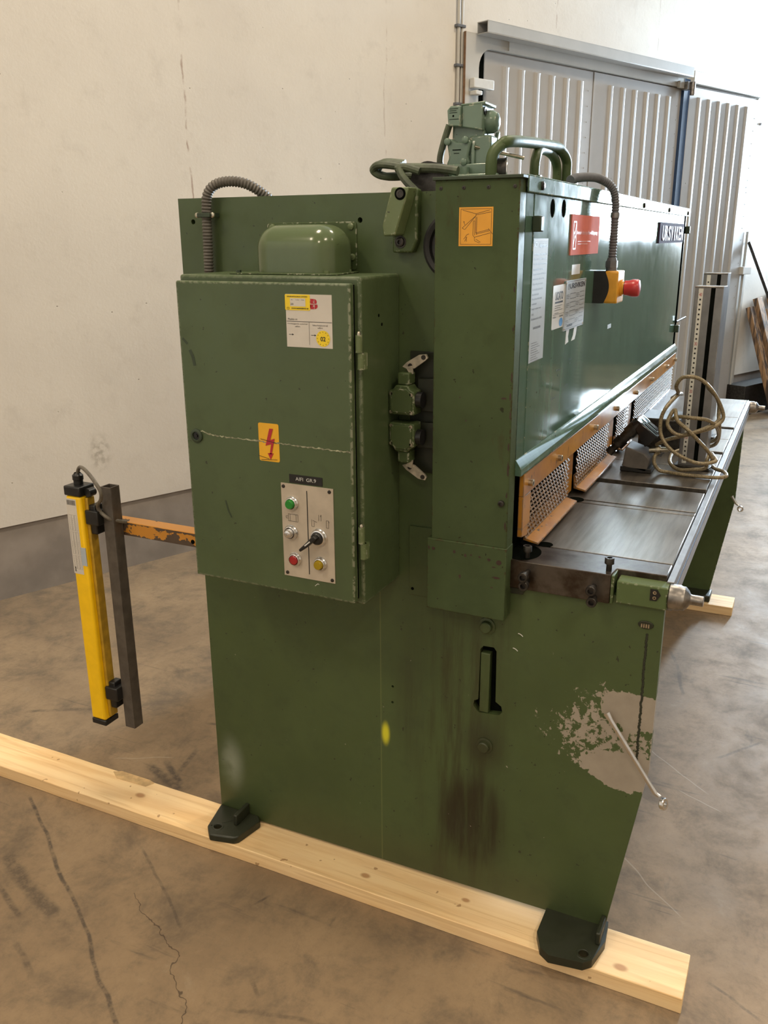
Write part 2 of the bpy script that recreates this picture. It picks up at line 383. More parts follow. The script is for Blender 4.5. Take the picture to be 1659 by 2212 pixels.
def m_floor():
    n = NT('polished_stained_concrete'); a = n.noise(1.3, 7, .68, None, .2); b = n.noise(5, 8, .75, None, .25); s1 = n.noise(3, 7, .72, n.map((1.5, 5, 1), rot=(0, 0, .5)), .2)
    c = n.mix(n.step(a, .3, .7), (.32, .228, .138), (.215, .153, .095)); c = n.mix(n.step(b, .42, .72, 0, .75), c, (.115, .09, .066)); c = n.mix(n.step(b, .42, .25, 0, .5), c, (.34, .27, .185))
    s2 = n.noise(3, 5, .6, n.map((9, .7, 1), rot=(0, 0, -.35)), .3); c = n.mix(n.step(s2, .62, .75, 0, .55), c, (.06, .052, .048))
    c = n.mix(n.step(s1, .6, .75, 0, .4), c, (.08, .068, .055))
    wob = n.map((1, 1, 1)); wn = n.n('ShaderNodeTexNoise'); wn.inputs['Scale'].default_value = 4; n.link(n.co, wn.inputs[0])
    va = n.n('ShaderNodeVectorMath', operation='MULTIPLY_ADD'); n.link(wn.outputs['Color'], va.inputs[0]); va.inputs[1].default_value = (.05, .05, 0); n.link(n.co, va.inputs[2])
    wc = va.outputs[0]; br = n.m('ADD', n.step(n.noise(30, 5, .75), .36, .62, 0, .75), .25)
    K = .025
    marks = [((1.66, 2.07), (1.28, 1.455), .008, .8), ((1.31, 1.50), (1.06, 1.15), .008, .75), ((1.42, 1.92), (1.29, 1.58), .030, .6), ((1.33, 1.86), (1.25, 1.66), .012, .6), ((1.20, 1.64), (1.12, 1.48), .012, .45),
             ((1.61, 1.58), (1.41, 1.26), .006, .5), ((1.95, 1.85), (1.88, 1.62), .022, .7), ((2.0, 1.81), (1.90, 1.64), .018, .75), ((2.1, 1.75), (1.93, 1.70), .012, .6), ((1.63, 1.11), (1.54, 1.15), .006, .6), ((1.36, 1.02), (1.30, .95), .008, .5),
             ((2.25, 1.83), (2.3, 1.62), .012, .55), ((2.02, 2.5), (2.2, 2.2), .014, .5), ((1.82, .03), (1.74, -.13), .006, .5), ((3.6, .35), (3.2, .25), .01, .4), ((3.0, -.05), (2.8, .1), .008, .4), ((1.25, 1.02), (1.35, .62), .007, .4), ((2.5, 2.2), (2.75, 1.95), .02, .4)]
    for p, q, w, s_ in marks:
        p = (p[0]+K, p[1]+K); q = (q[0]+K, q[1]+K)
        c = n.mix(n.m('MULTIPLY', n.m('MULTIPLY', n.seg((0, 1), p, q, w, wc), br), s_), c, (.045, .04, .036))
    for rz, sd in ((.9, 0), (-.5, 7), (.15, 13)):
        fs = n.noise(5, 3, .5, n.map((26, .8, 1), loc=(sd, sd, 0), rot=(0, 0, rz))); gate = n.noise(1.7, 3, .5, n.map((1, 1, 1), loc=(sd*2, 0, 0)))
        c = n.mix(n.m('MULTIPLY', n.step(fs, .66, .74), n.step(gate, .5, .66, 0, .55)), c, (.055, .048, .042))
    ff = n.noise(42, 6, .75); c = n.mix(n.step(ff, .45, .8, 0, .35), c, (.12, .095, .07)); c = n.mix(n.step(ff, .42, .2, 0, .25), c, (.42, .34, .24))
    # cracks
    cr = [(1.45, 1.47), (1.40, 1.38), (1.375, 1.30), (1.33, 1.21), (1.28, 1.20), (1.225, 1.105), (1.15, 1.06), (1.12, .98)]
    wn2 = n.n('ShaderNodeTexNoise'); wn2.inputs['Scale'].default_value = 24; n.link(n.co, wn2.inputs[0])
    v2 = n.n('ShaderNodeVectorMath', operation='MULTIPLY_ADD'); n.link(wn2.outputs['Color'], v2.inputs[0]); v2.inputs[1].default_value = (.05, .05, 0); n.link(n.co, v2.inputs[2])
    for p, q in zip(cr, cr[1:]):
        p = (p[0]+.025, p[1]+.025); q = (q[0]+.025, q[1]+.025); c = n.mix(n.m('MULTIPLY', n.seg((0, 1), p, q, .0019, v2.outputs[0], .004), .75), c, (.05, .035, .025))
    for p, q in (((2.25, .38), (2.02, .12)), ((2.6, .23), (2.52, .06)), ((2.9, .45), (2.6, .12)), ((1.95, 2.0), (2.05, 1.8))):
        c = n.mix(n.m('MULTIPLY', n.seg((0, 1), p, q, .003, wc), .3), c, (.5, .45, .36))
    return n.out(c, n.step(b, .3, .7, .5, .68), 0, b, .05, .003, spec=.25)
M['floor'] = m_floor()
M['door'] = simple('grey_door_paint', (.40, .39, .38), .33, 0, .04, 6)
M['door_frame'] = simple('beige_grey_frame_paint', (.46, .44, .40), .5, 0, .05, 4)
M['rail'] = simple('rail_grey_paint', (.40, .40, .39), .45, 0, .06, 6)
M['ceiling'] = simple('ceiling_white', (.6, .58, .54), .8, 0, .05)

# ================================================================ the setting
def S(o, k='structure'): o['kind'] = k; return o
ROOM_S0, ROOM_S1, ROOM_O = -4.5, 12.0, 10.0
def wbox(s0, s1, o0, o1, z0, z1, mb=None): return (mb or MB()).box(s0, s1, o0, o1, z0, z1)
def wbuild(mb, name, mat, parent=None, **k):
    o = mb.build(name, mat, parent, **k)
    if parent is None: o.matrix_world = MW
    return o
S(MB().box(-8, 14, -11, 7, -.2, 0).build('floor', M['floor']))
S(wbuild(wbox(ROOM_S0, ROOM_S1, -.2, 0, .37, 5.5), 'wall_back', M['wall'], smooth=False))
S(wbuild(wbox(ROOM_S0, ROOM_S1+.3, -.23, -.012, 0, .37), 'baseboard_back', M['plinth'], smooth=False))
wr = MB()
WIN = [(.12, .74, 1.66, 4.3), (2.2, 6.2, 1.9, 4.1)]
def wr_box(o0, o1, z0, z1): wr.box(ROOM_S1, ROOM_S1+.2, o0, o1, z0, z1)
wr_box(-.2, WIN[0][0], 0, 5.5); wr_box(WIN[0][1], WIN[1][0], 0, 5.5); wr_box(WIN[1][1], ROOM_O, 0, 5.5)
for a, b, z0, z1 in WIN: wr_box(a, b, 0, z0); wr_box(a, b, z1, 5.5)
S(wbuild(wr, 'wall_right', simple('dull_grey_render', (.16, .15, .13), .8), smooth=False))
for i, (a, b, z0, z1) in enumerate(WIN):
    f = MB(); t = .05
    f.box(ROOM_S1+.05, ROOM_S1+.12, a, a+t, z0, z1).box(ROOM_S1+.05, ROOM_S1+.12, b-t, b, z0, z1).box(ROOM_S1+.05, ROOM_S1+.12, a, b, z0, z0+t).box(ROOM_S1+.05, ROOM_S1+.12, a, b, z1-t, z1)
    for k in range(1, 1 if i == 0 else 4):
        x = a+(b-a)*k/4; f.box(ROOM_S1+.05, ROOM_S1+.12, x-.02, x+.02, z0, z1)
    S(wbuild(f, 'window_%d' % (i+1), M['door_frame']))
S(wbuild(wbox(ROOM_S0-.2, ROOM_S0, -.2, ROOM_O, 0, 5.5), 'wall_left', M['wall'], smooth=False))
S(wbuild(wbox(ROOM_S0, ROOM_S1, ROOM_O, ROOM_O+.2, 0, 5.5), 'wall_front', M['wall'], smooth=False))
S(wbuild(wbox(ROOM_S0-.2, ROOM_S1+.2, -.2, ROOM_O+.2, 5.5, 5.7), 'ceiling', M['ceiling'], smooth=False))
# door assembly, in wall coordinates (s, o, z)
d1 = bpy.data.objects.new('door_1', None); COL.objects.link(d1); d1.matrix_world = MW; d1['kind'] = 'structure'
def dp(mb, name, mat, parent=d1, **k):
    o = mb.build(name, mat, None, **k); o.parent = parent; return o
def wfn(s, z, o): return (s, o, z)
fr = sheet('door_frame', [(4.395, 0), (7.06, 0), (7.06, 2.935), (4.395, 2.935)], [[(4.52, .03), (6.985, .03), (6.985, 2.862)]+[(4.52+.12*(1-math.sin(t)), 2.862-.12*(1-math.cos(t))) for t in [math.pi/2*k/6 for k in range(0, 7)]]], wfn, .001, .045, M['door_frame'], None)
fr.parent = d1
dp(MB().box(4.391, 4.396, .030, .046, 0, 2.935), 'frame_edge', simple('rusty_edge', (.22, .12, .06), .7))
dp(MB().box(4.50, 4.60, .0, .012, .02, 2.86), 'dark_reveal', M['gap']); dp(MB().box(6.97, 7.055, .0, .047, .02, 2.93), 'dark_reveal', M['bluegrey'])  # dark strips painted as the shade in the gaps beside the leaves
def leaf(s0, s1, z1, rs, o, rib_o=.018, n_screw=0):
    prof = []; a = .010; b = .036  # flat crest half width, slope width
    lf = dp(MB().box(s0, s1, o-.03, o, .02, z1), 'door_leaf', M['door'], bev=.002)
    for r in rs:
        zt = z1-.07
        m = MB(); v = [(r-a-.010, o, .05), (r-a, o+rib_o, .05), (r+a, o+rib_o, .05), (r+a+b, o, .05), (r-a-.010, o, zt), (r-a, o+rib_o, zt-.006), (r+a, o+rib_o, zt-.006), (r+a+b, o, zt)]
        m.add(v, [(0, 1, 5, 4), (1, 2, 6, 5), (2, 3, 7, 6), (4, 5, 6, 7), (0, 3, 2, 1)])
        dp(m, 'pressed_rib', M['door'], lf, smooth=False)
    sm = MB()
    for k in range(26):
        sm.cyl((s1-.05, o, .1+k*.105), (s1-.05, o+.003, .1+k*.105), .004, n=8)
        if k < 10: sm.cyl((s0+(s1-s0)*(k+.5)/10, o, 2.14), (s0+(s1-s0)*(k+.5)/10, o+.003, 2.14), .004, n=8)
    q = dp(sm, 'rivets', M['door'], lf); q['kind'] = 'stuff'
    return lf
leaf(4.60, 5.77, 2.852, [4.80+.163*k for k in range(6)], .020)
leaf(5.78, 6.97, 2.856, [5.985+.159*k for k in range(6)], .022)
leaf(7.055, 8.24, 2.88, [7.20+.163*k for k in range(6)], .05)
dp(MB().box(7.09, 8.30, .0, .06, 2.905, 3.0), 'lintel_strip', M['door_frame'], bev=.002)
# open channel rail over the door
m = MB(); m.box(4.49, 6.94, .135, .14, 2.93, 2.995).box(4.49, 6.94, .05, .14, 2.99, 2.996).box(4.49, 6.94, .05, .055, 2.93, 2.995).box(4.49, 6.94, .05, .14, 2.925, 2.93)
dp(m, 'door_rail', M['rail'], bev=.0015)
dp(MB().prism([(4.80, 2.93), (4.80, 2.87), (5.15, 2.93)], wfn, .045, .05), 'rail_gusset', M['door_frame'], smooth=False)
dp(MB().box(4.43, 4.62, .05, .09, 2.615, 2.672), 'hinge_block', M['white'], bev=.004); dp(MB().box(4.44, 4.50, .045, .10, 2.575, 2.60), 'hinge_block', M['white'], bev=.004)
dp(MB().box(6.93, 7.0, .045, .10, 2.84, 2.9).cyl((6.99, .11, 2.80), (6.99, .11, 2.90), .02), 'latch', M['steel'], bev=.003)
dp(MB().box(6.86, 6.93, .045, .07, 2.85, 2.9), 'latch_plate', M['door_frame'], bev=.003)
dp(MB().box(8.22, 8.38, .03, .09, 1.36, 1.43), 'hinge_block', M['door_frame'], bev=.004); dp(MB().cyl((8.30, .05, .05), (8.30, .05, 1.75), .012), 'lock_rod', M['rail'])
dp(MB().box(8.26, 8.40, 0, .03, .0, 2.9), 'door_post', M['door_frame'], bev=.004)
# vertical surface cable duct on the wall with clips
pd = bpy.data.objects.new('fixture_1', None); COL.objects.link(pd); pd.matrix_world = MW; pd['kind'] = 'structure'
dp(MB().cyl((4.36, .014, 2.0), (4.36, .014, 4.5), .011, n=12).cyl((4.39, .014, 2.0), (4.39, .014, 4.5), .009, n=12), 'wall_pipe', M['door_frame'], pd)
for k in range(6):
    z = 2.52+.222*k; dp(MB().box(4.335, 4.41, .001, .03, z-.008, z+.008), 'pipe_clip', M['conduit'], pd, bev=.002)
wb = MB().box(8.33, 8.37, 0, .05, 2.68, 2.70).build('wall_bracket', M['alu']); wb.matrix_world = MW
tag(wb, 'small grey metal bracket on the bright wall right of the doors', 'bracket')
# plain box housings of the unseen ceiling lamps
for i, (s, o) in enumerate(LAMPS):
    q = MB().box(s-.5, s+.5, o-.3, o+.3, 5.37, 5.5).build('fixture_%d' % (i+2), M['ceiling']); q.matrix_world = MW
    S(q)
# leaning timber, pole and sheets at the far right
def leaner(name, s_top, z_top, s_bot, o_bot, w, t, mat, label, cat, group=None, o_top=.05):
    a = Vector((s_bot, o_bot, t*.3)); b = Vector((s_top, o_top, z_top)); d = (b-a).normalized(); x = Vector((1, 0, 0)); x = (x-d*x.dot(d)).normalized(); y = d.cross(x)
    L = (b-a).length; Mx = Matrix((( x.x, y.x, d.x, a.x), (x.y, y.y, d.y, a.y), (x.z, y.z, d.z, a.z), (0, 0, 0, 1)))
    o = MB().box(-w/2, w/2, -t/2, t/2, 0, L, Mx).build(name, mat, bev=.004); o.matrix_world = MW; return tag(o, label, cat, group)
OW = 'timber planks leaning on the back wall'
leaner('timber_plank', 8.53, 1.04, 8.55, .42, .10, .05, M['oldwood'], 'shorter dark weathered plank leaning nearest the grey doors', 'plank', OW)
leaner('timber_plank', 8.66, 1.12, 8.68, .46, .11, .05, M['oldwood'], 'second weathered plank from the doors, slightly taller, behind the steel pole', 'plank', OW)
leaner('timber_plank', 8.80, 1.00, 8.84, .44, .10, .05, M['oldwood'], 'third weathered plank from the doors, right of the steel pole', 'plank', OW)
leaner('timber_plank', 8.98, 1.16, 9.0, .40, .18, .07, M['oldwood'], 'wide brown plank at the right edge of the picture', 'plank', OW)
leaner('timber_plank', 9.20, 1.2, 9.22, .42, .18, .07, M['oldwood'], 'wide brown plank furthest from the doors, cut by the picture edge', 'plank', OW)
leaner('steel_pole', 8.36, 1.66, 8.60, .78, .045, .03, M['dark_steel'], 'long thin dark steel bar leaning in front of the timber planks', 'bar')
q = MB().box(8.28, 8.95, .02, .22, 0, .30).build('dark_sheet_stack', M['dark_steel'], bev=.004); q.matrix_world = MW
tag(q, 'low dark stack of sheets standing against the wall below the timber', 'sheets')

# ================================================================ timber bearers
def beam(name, x0, x1, y0, y1, h, label, bow=0, notch=False):
    n_ = 24; v = []; 
    for i in range(n_+1):
        y = y0+(y1-y0)*i/n_; b = bow*(1-(2*i/n_-1)**2); j = random.uniform(-.0012, .0012)
        v += [(x0+b+j, y, 0), (x1+b+j, y, 0), (x1+b+j, y, h+random.uniform(-.0005, .0005)), (x0+b+j, y, h)]
    f = [(4*i+k, 4*i+4+k, 4*i+4+(k+1) % 4, 4*i+(k+1) % 4) for i in range(n_) for k in range(4)]+[(0, 1, 2, 3), (4*n_+3, 4*n_+2, 4*n_+1, 4*n_)]
    o = MB().add(v, f).build(name, M['pine'], None, bev=.002, bang=60)
    return tag(o, label, 'timber')
nb = beam('timber_beam', 1.688, 1.832, .064, 2.75, .043, 'long pale pine beam on the floor under the near side of the green machine')
beam('timber_beam', 4.07, 4.21, .15, 1.7, .043, 'short end of a pine beam under the far side of the green machine')
nc = MB(); nc.prism([(1.822, 1.865), (1.836, 1.84), (1.836, 1.725), (1.828, 1.70), (1.802, 1.715), (1.798, 1.83)], lambda a, b, h: (a, b, h), .0428, .0436)
nc.build('split_patch', simple('split_wood', (.62, .42, .2), .7), nb)

# ================================================================ the guillotine shear
XP = 1.808; YP = .545
sh = thing('guillotine_shear', (3.0, .8, .043), 'large worn green guillotine shear standing on two pine beams', 'machine')
def pl(a, b, h): return (XP-h, a, b)                 # near side plate plane: a=y, b=z, h toward camera side
def pn(a, b, h): return (a, YP-h, b)                 # front panel plane: a=x, b=z
def cv(a, b, h): return (1.763-h, a, b)
def rrect(a0, a1, b0, b1, r, n=5):
    P = []
    for ca, cb, t0 in ((a1-r, b1-r, 0), (a0+r, b1-r, 1), (a0+r, b0+r, 2), (a1-r, b0+r, 3)):
        P += [(ca+r*math.cos((t0+k/n)*math.pi/2), cb+r*math.sin((t0+k/n)*math.pi/2)) for k in range(n+1)]
    return P
outl = [(1.4235, .048), (1.4235, 1.797), (.56, 1.797), (.56, .95), (.20, .95), (.20, .53), (.268, .06)]
slot = [(.614, .755), (.606, .765), (.580, .766), (.573, .757), (.571, .622), (.556, .612), (.553, .598), (.560, .588), (.572, .586), (.612, .582), (.620, .588), (.628, .600), (.626, .613), (.616, .618)]
plate = sheet('side_plate', outl, [circ(1.382, 1.743, .006), circ(.925, 1.741, .006), circ(.791, .882, .005, 12), slot, circ(.848, .599, .0035, 10), circ(.849, .553, .0035, 10)], pl, -.02, 0, M['side'], sh)
# black sheet standing in for shade behind the slot, and its inner green tongue
MB().box(XP+.021, XP+.03, .54, .64, .57, .78).build('slot_backing', M['gap'], sh)
MB().box(XP+.002, XP+.022, .5895, .6135, .584, .745).build('slot_tongue', M['side'], sh, bev=.002)
for y, z in ((1.382, 1.743), (.925, 1.741), (.791, .882)): MB().box(XP+.021, XP+.023, y-.012, y+.012, z-.012, z+.012).build('hole_backing', M['gap'], sh)
sheet('side_plate', outl, [], lambda a, b, h: (4.17+h, a, b), 0, .02, M['green'], sh)['label'] = 'far side plate of the machine frame'
# upper ram body, rear beam, bed
MB().box(1.83, 4.17, .56, .74, 1.20, 1.80).build('ram_body', M['green'], sh, bev=.004)
MB().box(1.83, 4.17, 1.30, 1.40, .9, 1.60).build('rear_beam', M['dark_green'], sh, bev=.004)
MB().box(1.83, 4.17, .42, .62, .45, .92).build('bed_beam', M['dark_green'], sh, bev=.004)
MB().box(1.83, 4.17, .56, .62, .92, 1.20).build('blade_beam', M['gap'], sh)  # near-black backing, its colour stands in for shade behind the mesh
# front panel (sheet with two oval holes), fascia and folded lip
sheet('front_panel', [(1.803, 1.228), (4.262, 1.228), (4.262, 1.80), (1.803, 1.80)], [circ(2.01, 1.764, .020, 24, 1.0), circ(2.108, 1.766, .020, 24, 1.0)], pn, -.004, 0, M['panel'], sh)
MB().box(1.80, 4.262, .5465, .549, 1.74, 1.79).build('hole_backing', M['gap'], sh)
MB().box(1.864, 1.8665, .5438, .546, 1.23, 1.79).build('panel_seam', M['panel'], sh)
m = MB(); m.prism([(.545, 1.232), (.5435, 1.232), (.530, 1.212), (.530, 1.196), (.545, 1.196)], lambda a, b, h: (h, a, b), 1.803, 4.25)
m.build('folded_lip', M['panel'], sh, bev=.0015)
m = MB(); m.box(1.795, 4.30, .537, .541, 1.789, 1.822).box(1.795, 4.30, .537, .74, 1.819, 1.823)
m.build('top_fascia', M['panel'], sh, bev=.002)
for x, z in ((1.89, 1.805), (2.62, 1.803), (3.12, 1.802), (3.678, 1.802), (4.234, 1.802)):
    MB().lathe((x, .537, z), (0, -1, 0), [(0, .009), (.003, .009), (.005, .006), (.005, 0)], 16).build('fascia_screw', M['dark_steel'], sh)
for x, z in ((1.866, 1.729), (4.262, 1.732), (4.2, 1.304)):
    MB().box(x-.014, x+.012, .525, .545, z-.016, z+.016).build('panel_catch', M['dark_green'], sh, bev=.003)
MB().cyl((4.2, .54, 1.335), (4.34, .52, 1.345), .005).build('release_rod', M['dark_steel'], sh)
CHIPS = [(.7195, 1.013, .0045, 1), (.731, 1.014, .0025, 2), (.668, 1.013, .0045, 1), (.641, 1.008, .0045, .9), (.627, 1.011, .003, 1), (.606, 1.009, .004, .6), (.584, 1.006, .005, .8), (.560, 1.003, .007, .9), (.566, .965, .010, .3), (.653, .955, .004, 1.6), (.572, .99, .005, .4), (.575, .94, .004, .4)]
CHIPS2 = [(.5475, 1.42, .002, 7), (.549, 1.38, .0025, 4), (.548, 1.34, .002, 5), (.549, 1.27, .002, 6), (.548, 1.22, .0025, 9), (.549, 1.16, .002, 4), (.563, 1.375, .009, .3), (.549, 1.52, .002, 3), (.549, 1.60, .002, 4), (.648, 1.32, .002, 1.5), (.663, 1.37, .002, 1), (.60, 1.29, .0015, 1), (.55, 1.09, .002, 6)]
# near side cover (column box in front of the plate)
m = MB(); m.box(1.763, XP, .545, .727, 1.036, 1.815); cov = m.build('side_cover', M['cover'], sh, bev=.002)
m = MB(); m.box(1.760, XP, .5435, .736, .861, 1.037); m.build('side_cover', M['cover'], sh, bev=.002)
MB().box(1.757, XP+.02, .538, .731, 1.8145, 1.821).build('cover_lip', M['dark_green'], sh, bev=.001)
MB().box(4.19, 4.25, .545, .735, .9, 1.815).build('side_cover', M['cover'], sh, bev=.002)
for y in (.714, .664, .611, .556): MB().lathe(cv(y, 1.799, 0), (-1, 0, 0), [(0, .004), (.001, .004), (.0015, .0016), (.0005, .001), (.0005, 0)], 12).build('cover_rivet', M['dark_steel'], sh)
MB().lathe(cv(.560, 1.142, 0), (-1, 0, 0), [(0, .007), (.006, .007), (.007, .004), (.004, .004), (.004, 0)], 16).build('cover_screw', M['dark_steel'], sh)
random.seed(5)
def chip(fn, a, b, r, par, el=1, mat=None, name='paint_chip', h=.0005):
    n_ = 11; P_ = [(a+r*random.uniform(.55, 1.15)*math.cos(2*math.pi*k/n_), b+r*el*random.uniform(.55, 1.15)*math.sin(2*math.pi*k/n_)) for k in range(n_)]
    q_ = Print(fn, h).poly(P_).build(name, mat or M['rust'], par); del q_['kind']; return q_
M['rust'] = simple('dark_rust', (.045, .022, .015), .6)
def cl(a, b, h): return (1.760-h, a, b)
for y, z, r, e_ in CHIPS: chip(cl, y, z, r, cov, e_)
for y, z, r, e_ in CHIPS2: chip(cv, y, z, r, cov, e_)
# recessed small plate, frame bolts, limit switches, flywheel ring
MB().box(XP-.006, XP, .70, .80, .868, 1.045).build('cover_plate', M['side'], sh, bev=.001)
MB().lathe(pl(.791, .884, .006), (-1, 0, 0), [(0, .004), (.0005, .004), (.0005, 0)], 12).build('plate_hole', M['gap'], sh)
for y, z in ((.599, .819), (.595, .494)):
    MB().lathe(pl(y, z, 0), (-1, 0, 0), [(0, .021), (.003, .021), (.004, .017), (.004, .015), (.014, .014), (.016, .012), (.016, 0)], 20).build('frame_bolt', M['side'], sh)
m = MB(); m.lathe(pl(.695, 1.685, 0), (-1, 0, 0), [(0, .072), (.012, .072), (.016, .066), (.012, .058), (.004, .055), (.004, .035), (.02, .033), (.02, 0)], 40); m.build('drive_ring', M['rubber'], sh)
def limit_switch(zc, flip):
    s = -1 if flip else 1; y0, y1 = .765, .8265; h = .033
    b = MB().prism([(y0, zc-s*h), (y1, zc-s*h), (y1, zc+s*.020), (y1-.010, zc+s*.024), (y1-.016, zc+s*h), (y0+.016, zc+s*h), (y0+.010, zc+s*.024), (y0, zc+s*.020)], pl, .02, .062).build('limit_switch', M['green'], sh, bev=.003)
    q = MB().prism([(y0+.006, zc-s*(h-.005)), (y1-.006, zc-s*(h-.005)), (y1-.006, zc+s*.016), (y1-.018, zc+s*.026), (y0+.018, zc+s*.026), (y0+.006, zc+s*.016)], pl, .062, .065).build('switch_lid', M['green'], b, bev=.001)
    for yy in (y0+.006, y1-.006):
        for zz in (zc-s*(h-.006), zc+s*.014): MB().lathe(pl(yy, zz, .062), (-1, 0, 0), [(0, .004), (.003, .004), (.003, 0)], 10).build('lid_screw', M['zinc'], b)
    MB().box(XP-.055, XP-.02, y0+.015, y1-.018, *(sorted((zc+s*h, zc+s*(h+.027))))).build('switch_neck', M['green'], b, bev=.003)
    MB().box(XP-.02, XP, .73, .775, zc-.03, zc+.045 if s > 0 else zc+.03).build('switch_mount', M['oily'], b, bev=.002)
    MB().cyl(pl(.768, zc, .04), pl(.752, zc, .04), .018, n=16).build('switch_gland', M['black'], b)
    z0 = zc+s*(h+.038)
    m = MB(); m.prism([(.805, z0), (.795, z0+s*.010), (.765, z0+s*.028), (.748, z0+s*.030), (.744, z0+s*.022), (.750, z0+s*.016), (.775, z0-s*.002), (.790, z0-s*.006)], pl, .030, .036)
    m.prism([(.795, z0), (.785, z0-s*.016), (.777, z0-s*.014), (.780, z0+s*.004)], pl, .036, .040)
    a = m.build('switch_lever', M['bare'], b, smooth=False)
    for yy, zz in ((.786, z0+s*.003), (.754, z0+s*.023)): MB().lathe(pl(yy, zz, .036), (-1, 0, 0), [(0, .0055), (.002, .005), (.002, 0)], 12).build('lever_pin', M['dark_steel'], b)
limit_switch(1.357, False); limit_switch(1.272, True)
MB().box(XP-.004, XP, .74, .80, 1.18, 1.46).build('switch_rail', M['oily'], sh, bev=.001)
# stop bracket at the top
m = MB(); m.prism([(.828, 1.802), (.776, 1.802), (.776, 1.70), (.788, 1.672), (.835, 1.672), (.835, 1.72)], pl, 0, .024)
bk = m.build('stop_bracket', M['green'], sh, bev=.004)
MB().prism([(.816, 1.803), (.776, 1.803), (.788, 1.765), (.803, 1.722), (.807, 1.708), (.835, 1.706), (.838, 1.728), (.826, 1.77)], lambda a, b, h: (XP-h, a, b), .024, .068).build('stop_block', M['pale_green'], bk, bev=.003)
MB().lathe(pl(.796, 1.790, .068), (-1, 0, 0), [(0, .0125), (.0006, .0125), (.0006, 0)], 24).build('recess_shade', M['gap'], bk)  # flat black disc painted as shade around the bolt head
MB().lathe(pl(.796, 1.790, .068), (-1, 0, 0), [(0, .0085), (.0018, .0082), (.0018, .0045), (.0010, .004), (.0010, 0)], 24).build('socket_bolt', M['dark_steel'], bk)
MB().lathe(pl(.815, 1.694, .024), (-1, 0, 0), [(0, .013), (.002, .013), (.002, .010), (.001, .0095), (.007, .0095), (.008, .008), (.008, .0045), (.003, .0045), (.003, 0)], 24).build('socket_bolt', M['dark_steel'], bk)
# feet
for poly, hy in (([(1.808, 1.425), (1.705, 1.400), (1.676, 1.372), (1.680, 1.352), (1.692, 1.300), (1.702, 1.290), (1.790, 1.272), (1.808, 1.29)], (1.715, 1.37)), ([(1.828, .415), (1.72, .415), (1.676, .395), (1.660, .37), (1.672, .29), (1.69, .272), (1.76, .256), (1.828, .262)], (1.70, .295))):
    f = sheet('foot_pad', poly, [circ(hy[0], hy[1], .0115, 16)], lambda a, b, h: (a, b, h), .043, .066, M['oily'], sh, bev=.004)
    MB().lathe((hy[0], hy[1], .066), (0, 0, 1), [(0, .0115), (.0012, .0125), (.0012, .017), (0, .018)], 20).build('hole_rim', M['oily'], f)
    MB().box(1.74, 1.808, hy[1]-.03 if hy[1] < 1 else hy[1]-.05, hy[1]-.018 if hy[1] < 1 else hy[1]-.038, .066, .10).build('foot_gusset', M['oily'], f, bev=.003)
for y0, y1 in ((.255, .41), (1.28, 1.42)): MB().box(4.09, 4.19, y0, y1, .043, .075).build('foot_pad', M['oily'], sh, bev=.006)
# weld seam, stamp and chain like drips on the plate
m = MB(); pts = [pl(.2325-.0035*k/84+random.uniform(-.0012, .0012), .87-.32*k/84, 0) for k in range(85)]
for p in pts: m.lathe(p, (-1, 0, 0), [(0, .0032), (.0012, .0024), (.0018, 0)], 6)
q = m.build('weld_bead', M['oily'], sh); q['kind'] = 'stuff'
MB().prism(circ(.236, .893, .017, 16, .55), pl, 0, .003).build('stamp_rim', M['oily'], sh, bev=.001)
m = MB()
for k in range(4): m.box(XP-.0045, XP-.003, .228+.005*k, .231+.005*k, .887, .896)
m.build('stamped_mark', M['zinc'], sh)
for k, (y, z) in enumerate(((.522, .815), (.533, .775))):
    pts = [pl(y-.012*t, z-.006*t*t, .0006) for t in (0, .35, .7, 1)]
    MB().tube(pts, .0011, 5, 3).build('paint_scratch', M['blade_white'], sh)
# table: steel slabs, clamp bar, block, bearings
ZT = 1.0
def slab(x0, x1, y1=.56, zt=ZT, name='table_slab'): return MB().box(x0, x1, .205, y1, .955, zt).build(name, M['table'], sh, bev=.0012)
G = [1.915, 2.315, 2.345, 2.548, 2.60, 2.845, 2.86, 3.10, 3.15, 3.38, 3.395, 3.545, 3.59, 3.80, 3.812, 4.195]
slab(1.920, 2.308); slab(2.316, 2.340, zt=.999); slab(2.345, 2.545); slab(2.590, 2.845); slab(2.849, 3.06); slab(3.10, 3.31); slab(3.314, 3.50); slab(3.545, 3.75); slab(3.755, 4.195)
MB().box(1.84, 4.19, .21, .56, .93, .956).build('table_bed', M['gap'], sh)
MB().box(1.83, 4.215, .188, .204, .925, .992).build('table_edge_strip', M['alu'], sh, bev=.0015)
MB().box(1.83, 4.21, .1865, .1885, .968, .972).build('edge_scale', M['bluegrey'], sh)
for x, y, r in ((1.93, .50, .018), (2.335, .525, .022)):
    MB().prism(circ(x, y, r, 24, 1.0), lambda a, b, h: (a, b, h), ZT-.002, ZT+.0006).build('table_hole', M['gap'], sh)
MB().prism(circ(1.855, .53, .052, 28, .75), lambda a, b, h: (a, b, h), ZT-.002, ZT+.0008).build('table_hole', M['gap'], sh)
barp = sheet('clamp_bar', [(1.797, .57), (1.797, .317), (1.842, .312), (1.842, .205), (1.915, .205), (1.915, .57)], [], lambda a, b, h: (a, b, h), .932, ZT, M['bar'], sh, bev=.002)
MB().box(1.8425, 1.8445, .207, .310, .94, .997).build('recess_wall', M['green'], sh)
blk = MB().box(1.799, 1.842, .196, .304, .936, .988).build('bearing_block', M['bearing'], sh, bev=.003)
MB().box(1.797, 1.842, .310, .316, .933, .998).build('block_wall', M['green'], sh, bev=.001)
